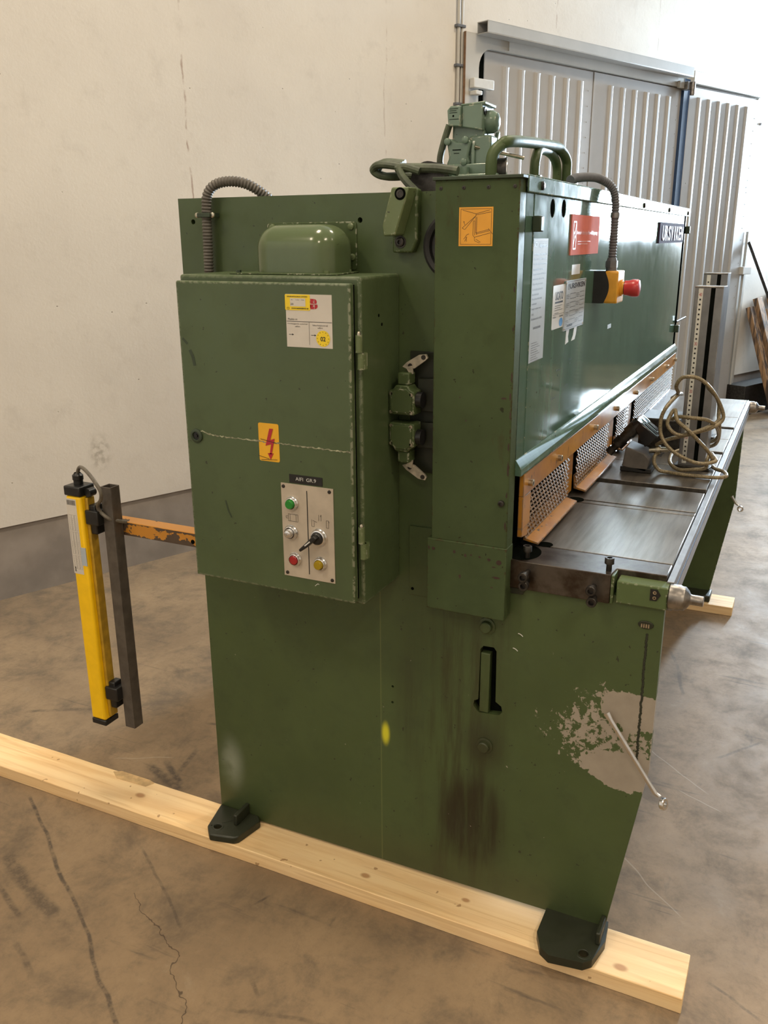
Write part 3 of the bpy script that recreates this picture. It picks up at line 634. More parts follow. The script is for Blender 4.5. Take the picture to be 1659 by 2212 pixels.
MB().prism([(.232, .956), (.232, .982), (.218, .982), (.210, .970), (.218, .956)], lambda a, b, h: (1.799-h, a, b), 0, .002).build('screw_plate', M['black'], blk)
for z in (.963, .975): MB().lathe((1.797, .2225, z), (-1, 0, 0), [(0, .004), (.0015, .004), (.0015, .0015), (0, .0015), (0, 0)], 14).build('plate_screw', M['zinc'], blk)
for x in (1.822, 4.235):
    MB().lathe((x, .196, .962), (0, -1, 0), [(0, .026), (.002, .028), (.022, .028), (.026, .026), (.033, .026), (.040, .019), (.044, .012), (.046, .011), (.070, .011), (.071, .010), (.071, 0)], 28).build('eccentric_shaft', M['steel'], sh)
MB().box(4.19, 4.26, .196, .30, .93, .99).build('bearing_block', M['green'], sh, bev=.003)
def socket(p, d, L, rh=.0105, rs=.0062, name='socket_screw', par=None):
    d = Vector(d).normalized(); p = Vector(p)
    return MB().lathe(p, d, [(0, rs), (L, rs), (L, rh), (L+.012, rh), (L+.0135, rh*.9), (L+.0135, rh*.55), (L+.005, rh*.5), (L+.005, 0)], 20).build(name, M['dark_steel'], par or sh)
socket((1.824, .514, ZT), (0, 0, 1), .016); socket((1.822, .327, ZT), (0, 0, 1), .017)
for y, z, L in ((.502, .978, .032), (.502, .955, .025), (.352, .968, .022), (.349, .942, .022)): socket((1.797, y, z), (-1, 0, 0), L, .0115, .006)
MB().prism([(.545, .915), (.515, .915), (.51, .925), (.515, .937), (.545, .937)], pl, 0, .004).build('bar_stop', M['oily'], sh, bev=.001)
# finger guard
gb = MB().box(1.84, 4.235, .533, .545, 1.138, 1.192).box(1.84, 1.90, .533, .545, 1.06, 1.138)
gb.prism([(1.84, 1.041), (1.84, 1.062), (1.885, 1.062), (1.885, 1.035)], pn, 0, .012)
guard = gb.build('finger_guard', M['guard'], sh, bev=.0015); guard['label'] = 'orange painted bar and end post of the finger guard'
for x in (1.881, 2.14, 2.554, 2.882, 3.227, 3.564, 3.956, 4.21):
    MB().lathe((x, .533, 1.163), (0, -1, 0), [(0, .008), (.010, .008), (.011, .007), (.011, .004), (.006, .004), (.006, 0)], 16).build('guard_screw', M['zinc'], guard)
for x0, x1 in ((2.285, 2.375), (2.80, 2.93), (3.115, 3.255)):
    MB().box(x0, x1, .549, .553, 1.012, 1.142).build('guard_strap', M['guard'], guard, bev=.001)
def mesh_panel(x0, x1, z0, z1):
    m = MB(); cw, ch = .026, .0125; rows = int((z1-z0)/ch)+1; cols = int((x1-x0)/.024)
    def strand(a, b, y0=.0):
        (ax, az, ay), (bx, bz, by) = a, b; t = .0018; dd = .004
        if not (x0 <= ax <= x1 and x0 <= bx <= x1 and z0-.002 <= az <= z1+.01 and z0-.002 <= bz <= z1+.01): return
        v = []
        for (x, z, y) in (a, b): v += [(x, y, z-t), (x, y+dd, z-t*.2), (x, y+dd, z+t*1.2), (x, y, z+t)]
        m.add(v, [(0, 1, 5, 4), (1, 2, 6, 5), (2, 3, 7, 6), (3, 0, 4, 7)])
    def bar(x, z, xx, zz, w, y0, y1):
        if not (x0 <= x <= x1-w and x0 <= xx <= x1-w): return
        v = [(x, y0, z), (x+w, y0, z), (x+w, y0+.002, z), (x, y0+.002, z), (xx, y1, zz), (xx+w, y1, zz), (xx+w, y1+.002, zz), (xx, y1+.002, zz)]
        m.add(v, [(0, 1, 5, 4), (1, 2, 6, 5), (2, 3, 7, 6), (3, 0, 4, 7)])
    for r in range(rows):
        z = z0+r*ch
        m.box(x0, x1, .536, .5395, z-.0016, z+.0016)
        for c_ in range(cols+1):
            x = x0+c_*.024+(.012 if r % 2 else 0)
            bar(x, z, x+.004, z+ch*.5, .0065, .535, .541); bar(x+.004, z+ch*.5, x+.001, z+ch, .0065, .541, .538)
    q = m.build('mesh_screen', M['mesh'], guard, smooth=False); q['kind'] = 'stuff'
for x0, x1, zz in ((1.885, 2.285, 1.025), (2.375, 2.80, 1.025), (2.93, 3.115, 1.04), (3.255, 4.22, 1.035)):
    mesh_panel(x0, x1, zz, 1.142)
for x0, x1, w in ((1.89, 2.27, .034), (2.38, 2.82, .032), (2.93, 3.10, .03), (3.27, 4.22, .042)):
    m = MB(); m.prism([(.547, 1.058), (.542, 1.058), (.541, 1.024), (.541-w, 1.016), (.541-w, 1.011), (.544, 1.018)], lambda a, b, h: (h, a, b), x0, x1)
    q = m.build('guard_angle', M['guard'] if x0 < 3.2 else simple('guard_angle_glare', (.6, .6, .62), .2, 1, .1), guard, bev=.0008)  # far angle in bright metal stands in for window glare on it

# ---- prints, plates and labels on the front panel
def label_plate(fn, a0, a1, b0, b1, mat, name, h=.0006, par=sh, lab=None, r=0):
    P = [(a0, b0), (a1, b0), (a1, b1), (a0, b1)] if not r else rrect(min(a0, a1), max(a0, a1), b0, b1, r, 3)
    o = MB().prism(P, fn, -.0005, h).build(name, mat, par, smooth=False)
    if lab: o['label'] = lab
    return o
def lines_print(P, a0, a1, rows, w=.0016):
    for b, f in rows:
        a = a0
        while a < a0+(a1-a0)*f:
            L = random.uniform(.004, .011); e = min(a+L, a0+(a1-a0)*f)
            P.quad(a, e, b-w/2, b+w/2) if e > a else None
            a = e+.0018
q = label_plate(pn, 1.870, 1.985, 1.436, 1.700, M['grey_paper'], 'instruction_label', lab='tall narrow grey instruction label with fine print')
P = Print(pn, .0009); P.text('SCI', 1.874, 1.682, 1.896, 1.693, bold=.02).text('Viktig information', 1.916, 1.678, 1.978, 1.690, bold=.02).quad(1.872, 1.983, 1.696, 1.697)
tx = ['Denna maskin ar endast avsedd att', 'klippas av utbildad personal.', 'Kontrollera att skydden ar monterade', 'innan maskinen startas.', 'Avstang strommen vid alla arbeten', 'med verktyg eller service.', 'Klipp aldrig utan skydd', 'Se instruktionsboken for', 'mer information', 'Max plattjocklek enligt', 'maskinskylt', 'Rengor maskinen varje', 'vecka', 'Kontakta service vid fel']
for i, t in enumerate(tx):
    b = 1.665-i*.0105; P.text(t, 1.876, b, 1.876+min(.103, .0034*len(t)), b+.0055, bold=.02 if i < 6 else 0)
P.text('Leverantorens forsakran', 1.894, 1.508, 1.952, 1.515, bold=.02)
for i in range(9):
    b = 1.495-i*.0055 if i > 6 else 1.478-i*.0052; lines_print(P, 1.884, 1.975, [(1.478-.0052*i, .5+.4*((i*7) % 3)/3)], .0012)
P.build('lettering', M['soft_ink'], q)
q = label_plate(pn, 2.182, 2.486, 1.660, 1.755, M['red_sign'], 'warning_sign', .003, lab='faded red rectangular warning sign with a hand symbol')
P = Print(pn, .0034); P.text('Använd alltid skyddet vid klippning', 2.235, 1.706, 2.462, 1.718); lines_print(P, 2.25, 2.40, [(1.692, .9), (1.686, .7)], .0018); P.build('lettering', M['pink_print'], q)
P = Print(pn, .0034); P.rect(2.200, 2.228, 1.675, 1.738, .004).line([(2.203, 1.68), (2.225, 1.734)], .004).line([(2.225, 1.70), (2.205, 1.715)], .004); P.build('pictogram', M['paper'], q)
label_plate(pn, 2.216, 2.30, 1.613, 1.637, M['white'], 'torn_label', lab='torn white label remnant')
q = label_plate(pn, 2.050, 2.162, 1.492, 1.594, M['white'], 'service_label', r=.004, lab='white service label with a blue dot')
P = Print(pn, .0009); P.text('UCATO', 2.072, 1.559, 2.142, 1.579, bold=.03).quad(2.07, 2.142, 1.552, 1.556); lines_print(P, 2.07, 2.145, [(1.546, .9), (1.541, .7), (1.536, .95), (1.529, .5)], .0012); P.quad(2.055, 2.16, 1.5255, 1.5262); P.text('Utfört', 2.056, 1.518, 2.085, 1.523).text('Säkerhet', 2.115, 1.518, 2.15, 1.523); P.build('lettering', M['ink'], q)
P = Print(pn, .0009); P.poly(circ(2.133, 1.505, .017, 20, .62)); P.build('blue_dot', M['blue_ink'], q)
q = MB().prism([(2.155, 1.480), (2.362, 1.480), (2.368, 1.600), (2.163, 1.600)], pn, 0, .003).build('maker_plate', M['grey_paper'], sh, smooth=False); q['label'] = 'grey maker plate with rivets and data fields'
P = Print(pn, .0034); P.text('URSVIKEN', 2.198, 1.580, 2.355, 1.593, bold=.03)
P.line([(2.186+.007*math.cos(t/8*math.pi), 1.586+.0065*math.sin(t/8*math.pi)) for t in range(17)], .0015); P.line([(2.182, 1.583), (2.182, 1.589), (2.190, 1.589), (2.190, 1.583)], .0012)
for r in range(4):
    b = 1.568-r*.021
    P.rect(2.205, 2.262, b-.012, b, .0009); P.rect(2.305, 2.348, b-.012, b, .0009); lines_print(P, 2.168, 2.2, [(b-.002, .8), (b-.006, .9), (b-.010, .7)], .0011); lines_print(P, 2.268, 2.302, [(b-.002, .8), (b-.006, .9), (b-.010, .7)], .0011)
P.text('URSVIKEN', 2.185, 1.4875, 2.24, 1.493, bold=.03); P.rect(2.162, 2.362, 1.4835, 1.5975, .0009); P.build('lettering', M['ink'], q)
for x, z in ((2.163, 1.595), (2.36, 1.595), (2.357, 1.484), (2.162, 1.484)): MB().lathe(pn(x, z, .003), (0, -1, 0), [(0, .003), (.001, .002), (.001, 0)], 10).build('plate_rivet', M['zinc'], q)
MB().prism([(2.195, 1.480), (2.225, 1.480), (2.215, 1.462), (2.222, 1.448), (2.19, 1.444)], pn, 0, .0006).build('tape_remnant', M['white'], sh, smooth=False)
MB().prism([(2.275, 1.480), (2.305, 1.480), (2.298, 1.461), (2.287, 1.448), (2.252, 1.447), (2.268, 1.460)], pn, 0, .0006).build('tape_remnant', M['white'], sh, smooth=False)
P = Print(pn, .0005); P.text('0 mm', 2.115, 1.385, 2.155, 1.391).text('7 mm', 2.235, 1.398, 2.265, 1.404).text('5 mm', 2.21, 1.335, 2.24, 1.341).quad(2.133, 2.137, 1.372, 1.376).quad(2.25, 2.254, 1.388, 1.392).text('3 mm', 2.08, 1.32, 2.12, 1.326); P.build('pen_marks', M['ink'], sh)
q = label_plate(pn, 3.505, 4.165, 1.680, 1.756, M['violet'], 'maker_sign', .006, lab='dark nameplate with big raised white letters near the far end')
for k, ch in enumerate('URSVIKEN'):
    P = Print(pn, .009); a0 = 3.56+k*.0725; w = .022 if ch == 'I' else .06
    P.text(ch, a0+(.06-w)/2, 1.689, a0+(.06+w)/2, 1.744, bold=.015); del (P.build('letter', M['white_paint'], q))['kind']
label_plate(pn, 2.70, 2.75, 1.437, 1.449, M['grey_paper'], 'tape_remnant')
# ---- cover sticker
q = label_plate(cv, .673, .5995, 1.6855, 1.7615, M['orange_label'], 'pictogram_label', lab='orange square pictogram label on the side cover')
P = Print(cv, .0009); P.rect(.669, .603, 1.689, 1.758, .0006)
def cs(u, v): return (.673-.0735*u, 1.7615-.076*v)     # sticker unit coordinates, v down
for pts in ([(.1, .07), (.5, .17), (.9, .08)], [(.5, .2), (.93, .13)], [(.5, .17), (.5, .22), (.1, .53)], [(.5, .22), (.18, .57)], [(.1, .53), (.13, .55), (.18, .57)], [(.53, .25), (.53, .70)], [(.43, .35), (.42, .72)], [(.47, .35), (.47, .72)], [(.43, .35), (.47, .35)], [(.5, .25), (.5, .66), (.9, .57)], [(.51, .69), (.92, .60)], [(.92, .60), (.87, .55)], [(.47, .77), (.93, .66)], [(.42, .72), (.47, .77), (.47, .86), (.62, .92)], [(.51, .82), (.65, .9)], [(.15, .82), (.25, .70), (.31, .68)], [(.22, .76), (.24, .88)], [(.25, .76), (.18, .88)], [(.18, .45), (.14, .36), (.17, .38)], [(.93, .62), (1.0, .69)]):
    P.line([cs(*p) for p in pts], .0007)
P.build('line_drawing', M['ink'], q)

# ---- valve stack, pipes, gauge on top
TZ = 1.823
m = MB(); m.box(1.90, 2.05, .64, .80, TZ, TZ+.012).box(1.93, 2.0, .665, .79, TZ+.012, TZ+.035)
vb = m.build('valve_base', M['valve'], sh, bev=.003)
m = MB(); m.prism([(.772, 1.858), (.766, 1.872), (.772, 1.905), (.763, 1.912), (.748, 1.904), (.735, 1.904), (.722, 1.912), (.715, 1.903), (.722, 1.872), (.716, 1.860), (.735, 1.846), (.752, 1.846)], lambda a, b, h: (1.94-h, a, b), -.05, .006)
m.box(1.945, 2.01, .672, .722, 1.846, 1.916).box(1.95, 2.02, .69, .765, 1.90, 1.945)
pb = m.build('pump_body', M['valve'], sh, bev=.004)
for y, z in ((.768, 1.905), (.726, 1.907), (.729, 1.862)): MB().lathe((1.934, y, z), (-1, 0, 0), [(0, .0075), (.006, .0075), (.007, .006), (.007, 0)], 16).build('cap_screw', M['valve'], pb)
P = Print(lambda a, b, h: (1.934-h, a, b), .0006); P.quad(.757, .737, 1.8865, 1.8885).quad(.754, .741, 1.880, 1.8812); P.build('cast_lettering', M['gap'], pb)
for k, y in enumerate((.712, .694, .676)):
    MB().prism([(1.94, 1.85), (1.94, 1.895), (1.955, 1.925), (1.965, 1.93), (1.965, 1.85)], lambda a, b, h: (a+.02*k, y+h, b), -.005, .004).build('body_rib', M['valve'], pb, bev=.002)
MB().lathe((1.96, .700, 1.86), (0, 0, 1), [(-.03, .007), (-.01, .012), (0, .014), (.03, .014), (.036, .010), (.036, 0)], 16).build('plug', M['valve'], pb)
m = MB(); m.prism([(.765, 1.936), (.768, 1.968), (.760, 1.976), (.737, 1.976), (.737, 1.934)], lambda a, b, h: (1.925-h, a, b), -.04, 0).prism([(.737, 1.934), (.737, 1.976), (.690, 1.979), (.690, 1.925)], lambda a, b, h: (1.935-h, a, b), -.075, 0)
m.prism([(.740, 1.976), (.740, 1.980), (.684, 1.983), (.684, 1.976)], lambda a, b, h: (1.935-h, a, b), -.075, 0)
sol = m.build('solenoid', M['valve'], sh, bev=.003)
P = Print(lambda a, b, h: (1.925-h, a, b), .0006)
for z, w in ((1.970, .02), (1.966, .016), (1.962, .018), (1.949, .022)): P.quad(.762, .762-w, z-.0005, z+.0005)
P.poly(circ(.753, 1.9555, .0022, 12)); P.build('cast_lettering', M['gap'], sol)
MB().lathe((1.975, .69, 1.945), (0, -1, 0), [(0, .024), (.012, .024), (.022, .018), (.026, .009), (.026, 0)], 24).build('solenoid_cap', M['valve'], sol)
MB().lathe((1.95, .690, 1.965), (0, -1, 0), [(0, .008), (.003, .008), (.003, .004), (.001, .004), (.001, 0)], 16).build('cable_port', M['black'], sol)
MB().tube([(1.94, .768, 1.94), (1.94, .782, 1.90), (1.94, .789, 1.865), (1.945, .780, 1.835)], .0075, 10).build('valve_hose', M['hose_green'], sh)
m = MB(); m.cyl((1.96, .672, TZ), (1.96, .672, TZ+.012), .024).cyl((1.96, .672, TZ+.014), (1.96, .672, TZ+.030), .020).cyl((1.96, .672, TZ+.03), (1.96, .672, TZ+.045), .009).cyl((1.96, .672, TZ+.045), (1.96, .672, TZ+.056), .014)
m.build('adjusting_knob', M['black'], sh)
MB().cyl((1.94, .708, 1.892), (2.02, .62, 1.872), .004).build('lever_rod', M['zinc'], sh)
MB().lathe((1.92, .722, TZ-.001), (0, 0, 1), [(0, .006), (.014, .007), (.014, .010), (.028, .010), (.029, 0)], 14).build('fitting', M['valve'], sh)
for y in (.786, .765, .748): MB().cyl((1.905, y, TZ+.01), (1.905, y, TZ+.022), .007, hexa=True).build('hex_bolt', M['valve'], sh)
# cylinder and hoses behind the cover top
MB().cyl((1.87, .79, 1.822), (2.05, .79, 1.822), .040, n=28).build('lifting_cylinder', M['dark_steel'], sh)
m = MB(); m.tube([(1.86, .715, 1.838), (1.86, .77, 1.846), (1.86, .86, 1.850)], .010)
for k in range(3): m.tube([(1.86+.012*k, .85, 1.852+.004*k), (1.86+.012*k, .90, 1.858+.003*k), (1.87+.012*k, .922, 1.848), (1.88+.012*k, .905, 1.836), (1.9+.012*k, .87, 1.836), (1.95, .83, 1.838)], .0085)
m.build('hydraulic_hoses', M['hose_green'], sh)
MB().tube([(1.85, .80, 1.84), (1.845, .835, 1.85), (1.84, .842, 1.842), (1.835, .825, 1.82), (1.83, .79, 1.79), (1.83, .76, 1.76)], .0085).build('hydraulic_hose', M['hose_green'], sh)
MB().tube([(1.905, .655, TZ-.02), (1.905, .655, 1.865), (1.925, .645, 1.890), (1.97, .63, 1.903), (2.25, .62, 1.917), (2.32, .615, 1.912), (2.36, .61, 1.890), (2.365, .61, 1.86), (2.365, .61, TZ-.01)], .0125, 14, 6).build('hydraulic_pipe', M['green'], sh)
MB().tube([(2.11, .62, TZ-.01), (2.11, .62, 1.86), (2.12, .62, 1.882), (2.16, .625, 1.900), (2.24, .628, 1.904), (2.31, .63, 1.895), (2.345, .63, 1.87), (2.345, .63, TZ-.01)], .0115, 14, 6).build('hydraulic_pipe', M['green'], sh)
MB().cyl((2.11, .62, TZ), (2.11, .62, TZ+.018), .019, hexa=True).build('pipe_nut', M['green'], sh)
MB().cyl((2.36, .61, TZ), (2.36, .61, TZ+.010), .024, hexa=True).build('pipe_nut', M['green'], sh)
g = MB().lathe((1.93, .662, TZ+.018), (.35, -1, 0), [(0, 0), (0, .026), (.026, .026), (.029, .028), (.030, .028), (.030, .025)], 28).build('pressure_gauge', M['dark_steel'], sh)
MB().lathe((1.93, .662, TZ+.018), (.35, -1, 0), [(.0285, .0275), (.0305, .0285), (.032, .0275), (.031, .025)], 28).build('gauge_bezel', M['chrome'], g)
# conduits on the machine
MB().tube([(1.785, 1.328, 1.60), (1.785, 1.325, 1.70), (1.785, 1.323, 1.77), (1.787, 1.318, 1.805), (1.795, 1.298, 1.826), (1.81, 1.262, 1.832), (1.83, 1.225, 1.822), (1.86, 1.19, 1.79), (1.88, 1.17, 1.75)], .0125, 14, 8, ribs=.0075).build('corrugated_conduit', simple('brown_grey_conduit', (.115, .105, .09), .5), sh)
c = MB().box(1.768, 1.772, 1.303, 1.340, 1.752, 1.762).box(1.772, 1.808, 1.303, 1.308, 1.752, 1.762).box(1.772, 1.808, 1.338, 1.343, 1.752, 1.762).build('conduit_clamp', M['dark_green'], sh, bev=.001)
for y in (1.300, 1.344): MB().lathe((XP-.03, y, 1.757), (-1, 0, 0), [(0, .006), (.004, .006), (.005, .004), (.005, 0)], 14).build('clamp_screw', M['zinc'], c)

# ================================================================ control cabinet
XB, XD = 1.616, 1.588
cab = thing('control_cabinet', (1.71, 1.055, .906), 'green steel electrical cabinet with chipped edges on the side of the shear', 'cabinet')
MB().box(XB, XP-.001, .828, 1.284, .906, 1.628).build('body', M['cab'], cab, bev=.006, seg=3)
MB().box(XD+.018, XB, .842, 1.268, .922, 1.612).build('door_seal', M['gap'], cab)
door = MB().box(XD, XD+.018, .838, 1.2745, .9185, 1.6155).build('door', M['cab'], cab, bev=.004, seg=3)
def dr(a, b, h): return (XD-h, a, b)
pts = []; 
for k in range(90):
    t = k/89; y = 1.236-(1.236-.842)*t; z = 1.2735-.006*t+random.uniform(-.0012, .0012)+(.007*math.exp(-((t-.02)/.04)**2)); pts.append((y, z))
m = MB()
for (a, b), (c_, d) in zip(pts, pts[1:]):
    w = random.uniform(.0006, .0020); m.prism([(a, b-w), (c_, d-w), (c_, d+w), (a, b+w)], dr, 0, .0008)
q = m.build('chipped_crease', simple('chipped_paint_cream', (.33, .33, .22), .6, 0, .6, 120), door, smooth=False)
lk = MB().lathe(dr(1.244, 1.268, 0), (-1, 0, 0), [(0, .016), (.004, .016), (.006, .0125), (.006, .010), (.002, .009), (.002, 0)], 28).build('lock', M['dark_green'], cab)
MB().lathe(dr(1.244, 1.268, .002), (-1, 0, 0), [(0, .009), (.0005, .009), (.0005, .004), (.003, .0035), (.003, 0)], 20).build('lock_core', M['black'], lk)
for z0, z1 in ((1.442, 1.513), (1.023, 1.098)):
    zm = (z0+z1)/2; hg = MB().cyl((XD+.014, .826, zm), (XD+.014, .826, z1), .0072, n=18).cyl((XD+.018, .824, z0), (XD+.018, .824, zm-.001), .0072, n=18).build('hinge', M['pale_green'], cab)
    MB().box(XD+.018, XB+.004, .816, .824, z0, zm-.001).build('hinge_leaf', M['pale_green'], hg)
    MB().lathe((XD+.014, .826, z1), (0, 0, 1), [(0, .0045), (.004, .0045), (.007, .003), (.008, 0)], 14).build('hinge_pin', M['zinc'], hg)
# control panel plate
cp = label_plate(dr, 1.0195, .8865, .960, 1.1815, M['silver'], 'control_plate', .002, cab, 'worn silver control plate with buttons and a selector')
P = Print(dr, .0024); P.quad(.9537, .9515, .972, 1.170)
P.rect(1.003, .978, 1.094, 1.1105, .0007); P.line([(.9985, 1.094), (.9985, 1.1105)], .0007).line([(.983, 1.094), (.983, 1.1105)], .0007).rect(1.009, 1.003, 1.100, 1.105, .0007)
P.line([(.9425, 1.105), (.9425, 1.089), (.936, 1.089), (.936, 1.1)], .0007).line([(.940, 1.103), (.929, 1.100)], .0009)
P.line([(.924, 1.104), (.924, 1.118)], .0007).line([(.918, 1.104), (.918, 1.119), (.9195, 1.114)], .0008)
P.rect(.905, .899, 1.090, 1.107, .0007); P.line([(.899, 1.107), (.8975, 1.102)], .0007); P.build('symbols', M['ink'], cp)
for y, z in ((1.013, 1.174), (.8955, 1.174), (1.011, .968), (.8935, .967)):
    MB().lathe(dr(y, z, .002), (-1, 0, 0), [(0, .0043), (.0018, .0038), (.0022, .002), (.0022, 0)], 14).build('plate_screw', M['dark_steel'], cp)
def button(y, z, cap, rr=.0155, d=.010, cone=False):
    b = MB().lathe(dr(y, z, .002), (-1, 0, 0), [(0, rr+.001), (.003, rr+.001), (.005, rr-.001), (.009, rr-.002), (.010, rr-.0035), (.006, rr-.005), (.006, 0)], 28).build('button', M['chrome'], cab)
    prof = [(.006, rr-.005), (.006+d*.8, rr-.005), (.006+d, rr-.0065), (.006+d, 0)] if not cone else [(.006, rr-.0045), (.012, rr-.0055), (.012, rr-.0075), (.020, rr-.0085), (.021, rr-.010), (.021, .002), (.018, .0015), (.018, 0)]
    MB().lathe(dr(y, z, .002), (-1, 0, 0), prof, 28).build('button_cap', cap, b); return b
button(.991, 1.137, M['green_lamp'], d=.011)['label'] = 'green push button'
button(.996, 1.068, M['chrome'], .0165, cone=True)['label'] = 'chrome key switch'
button(.988, 1.004, M['red_lamp'], d=.006)['label'] = 'red push button'
button(.922, 1.003, M['yellow_lamp'], d=.011)['label'] = 'yellow push button'
s = MB().lathe(dr(.9235, 1.066, .002), (-1, 0, 0), [(0, .0205), (.003, .0205), (.005, .0185), (.010, .0175), (.011, .015), (.008, .0145), (.008, 0)], 30).build('selector_switch', M['chrome'], cab); s['label'] = 'black rotary selector in a chrome ring'
MB().lathe(dr(.9235, 1.066, .002), (-1, 0, 0), [(.008, .0145), (.016, .0135), (.018, .011), (.018, 0)], 24).build('selector_body', M['black'], s)
MB().prism([(.9300, 1.0715), (.9225, 1.0775), (.9150, 1.071), (.9400, 1.048), (.9580, 1.0345), (.9620, 1.0395), (.945, 1.056)], dr, .016, .032).build('selector_lever', M['black'], s, bev=.002)
P = Print(dr, .0325); P.line([(.931, 1.0635), (.945, 1.0515)], .0028); P.build('selector_mark', M['white'], s)
q = label_plate(dr, .9975, .9130, 1.184, 1.2035, M['black'], 'tape_label', .001, cab)
q.data.transform(Matrix.Identity(4))
P = Print(dr, .0013); P.text('AIFI  GR.9', .981, 1.1905, .929, 1.1985); P.build('lettering', M['white'], q)
# white inspection label with yellow sticker
q = label_plate(dr, .9895, .8795, 1.484, 1.5925, M['paper'], 'inspection_label', .0006, cab, 'white inspection label with red logo and a yellow dot')
P = Print(dr, .0009)
for zz in (1.5725, 1.5605):
    pass
P.text('B', .9295, 1.563, .9125, 1.584, bold=.06).text('B', .945, 1.563, .928, 1.584, bold=.06); P.build('red_logo', M['red_ink'], q)
P = Print(dr, .0011); P.quad(.946, .911, 1.5728, 1.5738).quad(.9208, .9200, 1.562, 1.585); P.build('logo_gaps', M['paper'], q)
P = Print(dr, .0009); P.quad(.9885, .880, 1.5365, 1.5375).quad(.9345, .9338, 1.490, 1.5365).text('Maskin nr.', .985, 1.5395, .961, 1.5440)
P.text('Förebyggande underhåll', .986, 1.5305, .938, 1.5335).text('utfört', .968, 1.5255, .956, 1.5285).text('Säkerhetskontroll', .926, 1.5290, .890, 1.5320).text('utfört', .914, 1.5240, .902, 1.5270)
for a in (.984, .930): P.quad(a, a-.009, 1.5095, 1.5105); P.poly([(a-.008, 1.5120), (a-.008, 1.5080), (a-.0125, 1.5100)])
P.build('lettering', M['ink'], q)
P = Print(dr, .0012); P.poly(circ(.9015, 1.504, .0165, 28, 1.0)); P.build('yellow_dot', M['yellow_ink'], q)
P = Print(dr, .0015); P.text('02', .9075, 1.4985, .8955, 1.508, bold=.02)
for k in range(12):
    t = k/12*2*math.pi; P.quad(.9015+.0135*math.cos(t)+.0007, .9015+.0135*math.cos(t)-.0007, 1.504+.0135*math.sin(t)-.0008, 1.504+.0135*math.sin(t)+.0008)
P.build('lettering', M['ink'], q)
q = label_plate(dr, .9905, .9305, 1.560, 1.592, M['yellow_ink'], 'yellow_sticker', .0014, cab, 'small yellow dated service sticker', .002)
P = Print(dr, .0017); P.quad(.978, .941, 1.568, 1.5845); P.build('date_field', M['paper'], q)
P = Print(dr, .002); P.text('SÄKERHETSCHECK UTFÖRD', .985, 1.5865, .936, 1.5893, bold=.02).text('OLSONS MASKINSERVICE AB', .975, 1.5625, .934, 1.5653, bold=.03, shear=.2).text('År    mån   dag', .976, 1.5800, .944, 1.5825).text('20', .977, 1.5705, .970, 1.5745).line([(.983+.003*math.cos(t), 1.564+.0022*math.sin(t)) for t in [k*.7 for k in range(10)]], .0006)
P.build('lettering', M['ink'], q)
# high voltage label
q = label_plate(dr, 1.0735, 1.0205, 1.227, 1.3135, M['yellow_ink'], 'voltage_label', .0006, cab, 'orange-yellow high voltage label with a red lightning bolt', .004)
q.data.materials[0] = simple('hazard_orange', (.80, .42, .02), .4, 0, .06)
P = Print(dr, .0018)
def hz(u, v): return (1.0735-.053*u, 1.3135-.0865*v)
P.poly([hz(.56, .13), hz(.74, .13), hz(.58, .43), hz(.80, .38), hz(.62, .80), hz(.53, .80), hz(.62, .53), hz(.34, .59)])
P.poly([hz(.43, .78), hz(.72, .77), hz(.56, .95)]); P.build('lightning_bolt', M['red_ink'], q)
P = Print(dr, .0022); P.line([hz(.1, .42), hz(.9, .50)], .0012).line([hz(-.05, .86), hz(.5, .93)], .001).line([hz(.1, .97), hz(.9, .93)], .001); P.build('tear_line', M['ink'], q)
for pts, w in (([(.940, .945), (.932, .952), (.929, .950)], .0015), ([(1.265, 1.49), (1.252, 1.478)], .006), ([(1.247, 1.465), (1.240, 1.45), (1.236, 1.43)], .008), ([(1.175, 1.12), (1.168, 1.095), (1.160, 1.08)], .004)):
    P = Print(dr, .0005); P.line(pts, w); P.build('paint_scratch', M['dark_green'] if w > .002 else M['blade_white'], door)
for y, z, r in ((1.0, 0, 0),): pass
for x, z in ((1.70, 1.545), (1.715, 1.525)): MB().lathe((x, .828, z), (0, -1, 0), [(0, .0035), (.0004, .0035), (.0004, 0)], 12).build('side_hole', M['gap'], cab)

# ---- domed cable cover between cabinet and plate
dm = thing('domed_cable_cover', (1.73, 1.02, 1.628), 'glossy green rounded cable cover on top of the control cabinet', 'cover')
MB().prism(rrect(.933, 1.168, 1.634, 1.738, .008), pl, .0005, .003).build('back_flange', M['green'], dm, bev=.001)
MB().prism([(1.64, 1.165), (1.64, .905), (1.65, .898), (XP-.003, .928), (XP-.003, 1.165)], lambda a, b, h: (a, b, h), 1.6285, 1.6315).build('base_flange', M['green'], dm, bev=.0008)
b = bmesh.new(); bmesh.ops.create_cube(b, size=1)
for v in b.verts: v.co = Vector((1.735+v.co.x*.135, 1.028+v.co.y*.205, 1.662+v.co.z*.140))
eg = [e for e in b.edges if (e.verts[0].co.z > 1.7 and e.verts[1].co.z > 1.7) or abs(e.verts[0].co.z-e.verts[1].co.z) > .05]
bmesh.ops.bevel(b, geom=eg, offset=.052, segments=10, affect='EDGES', profile=.5)
bmesh.ops.bisect_plane(b, geom=b.verts[:]+b.edges[:]+b.faces[:], plane_co=(0, 0, 1.630), plane_no=(0, 0, -1), clear_outer=True)
bmesh.ops.bisect_plane(b, geom=b.verts[:]+b.edges[:]+b.faces[:], plane_co=(XP-.003, 0, 0), plane_no=(1, 0, 0), clear_outer=True)
q = MB(); q.b.free(); q.b = b; q.build('dome', M['dome'], dm, ang=60)
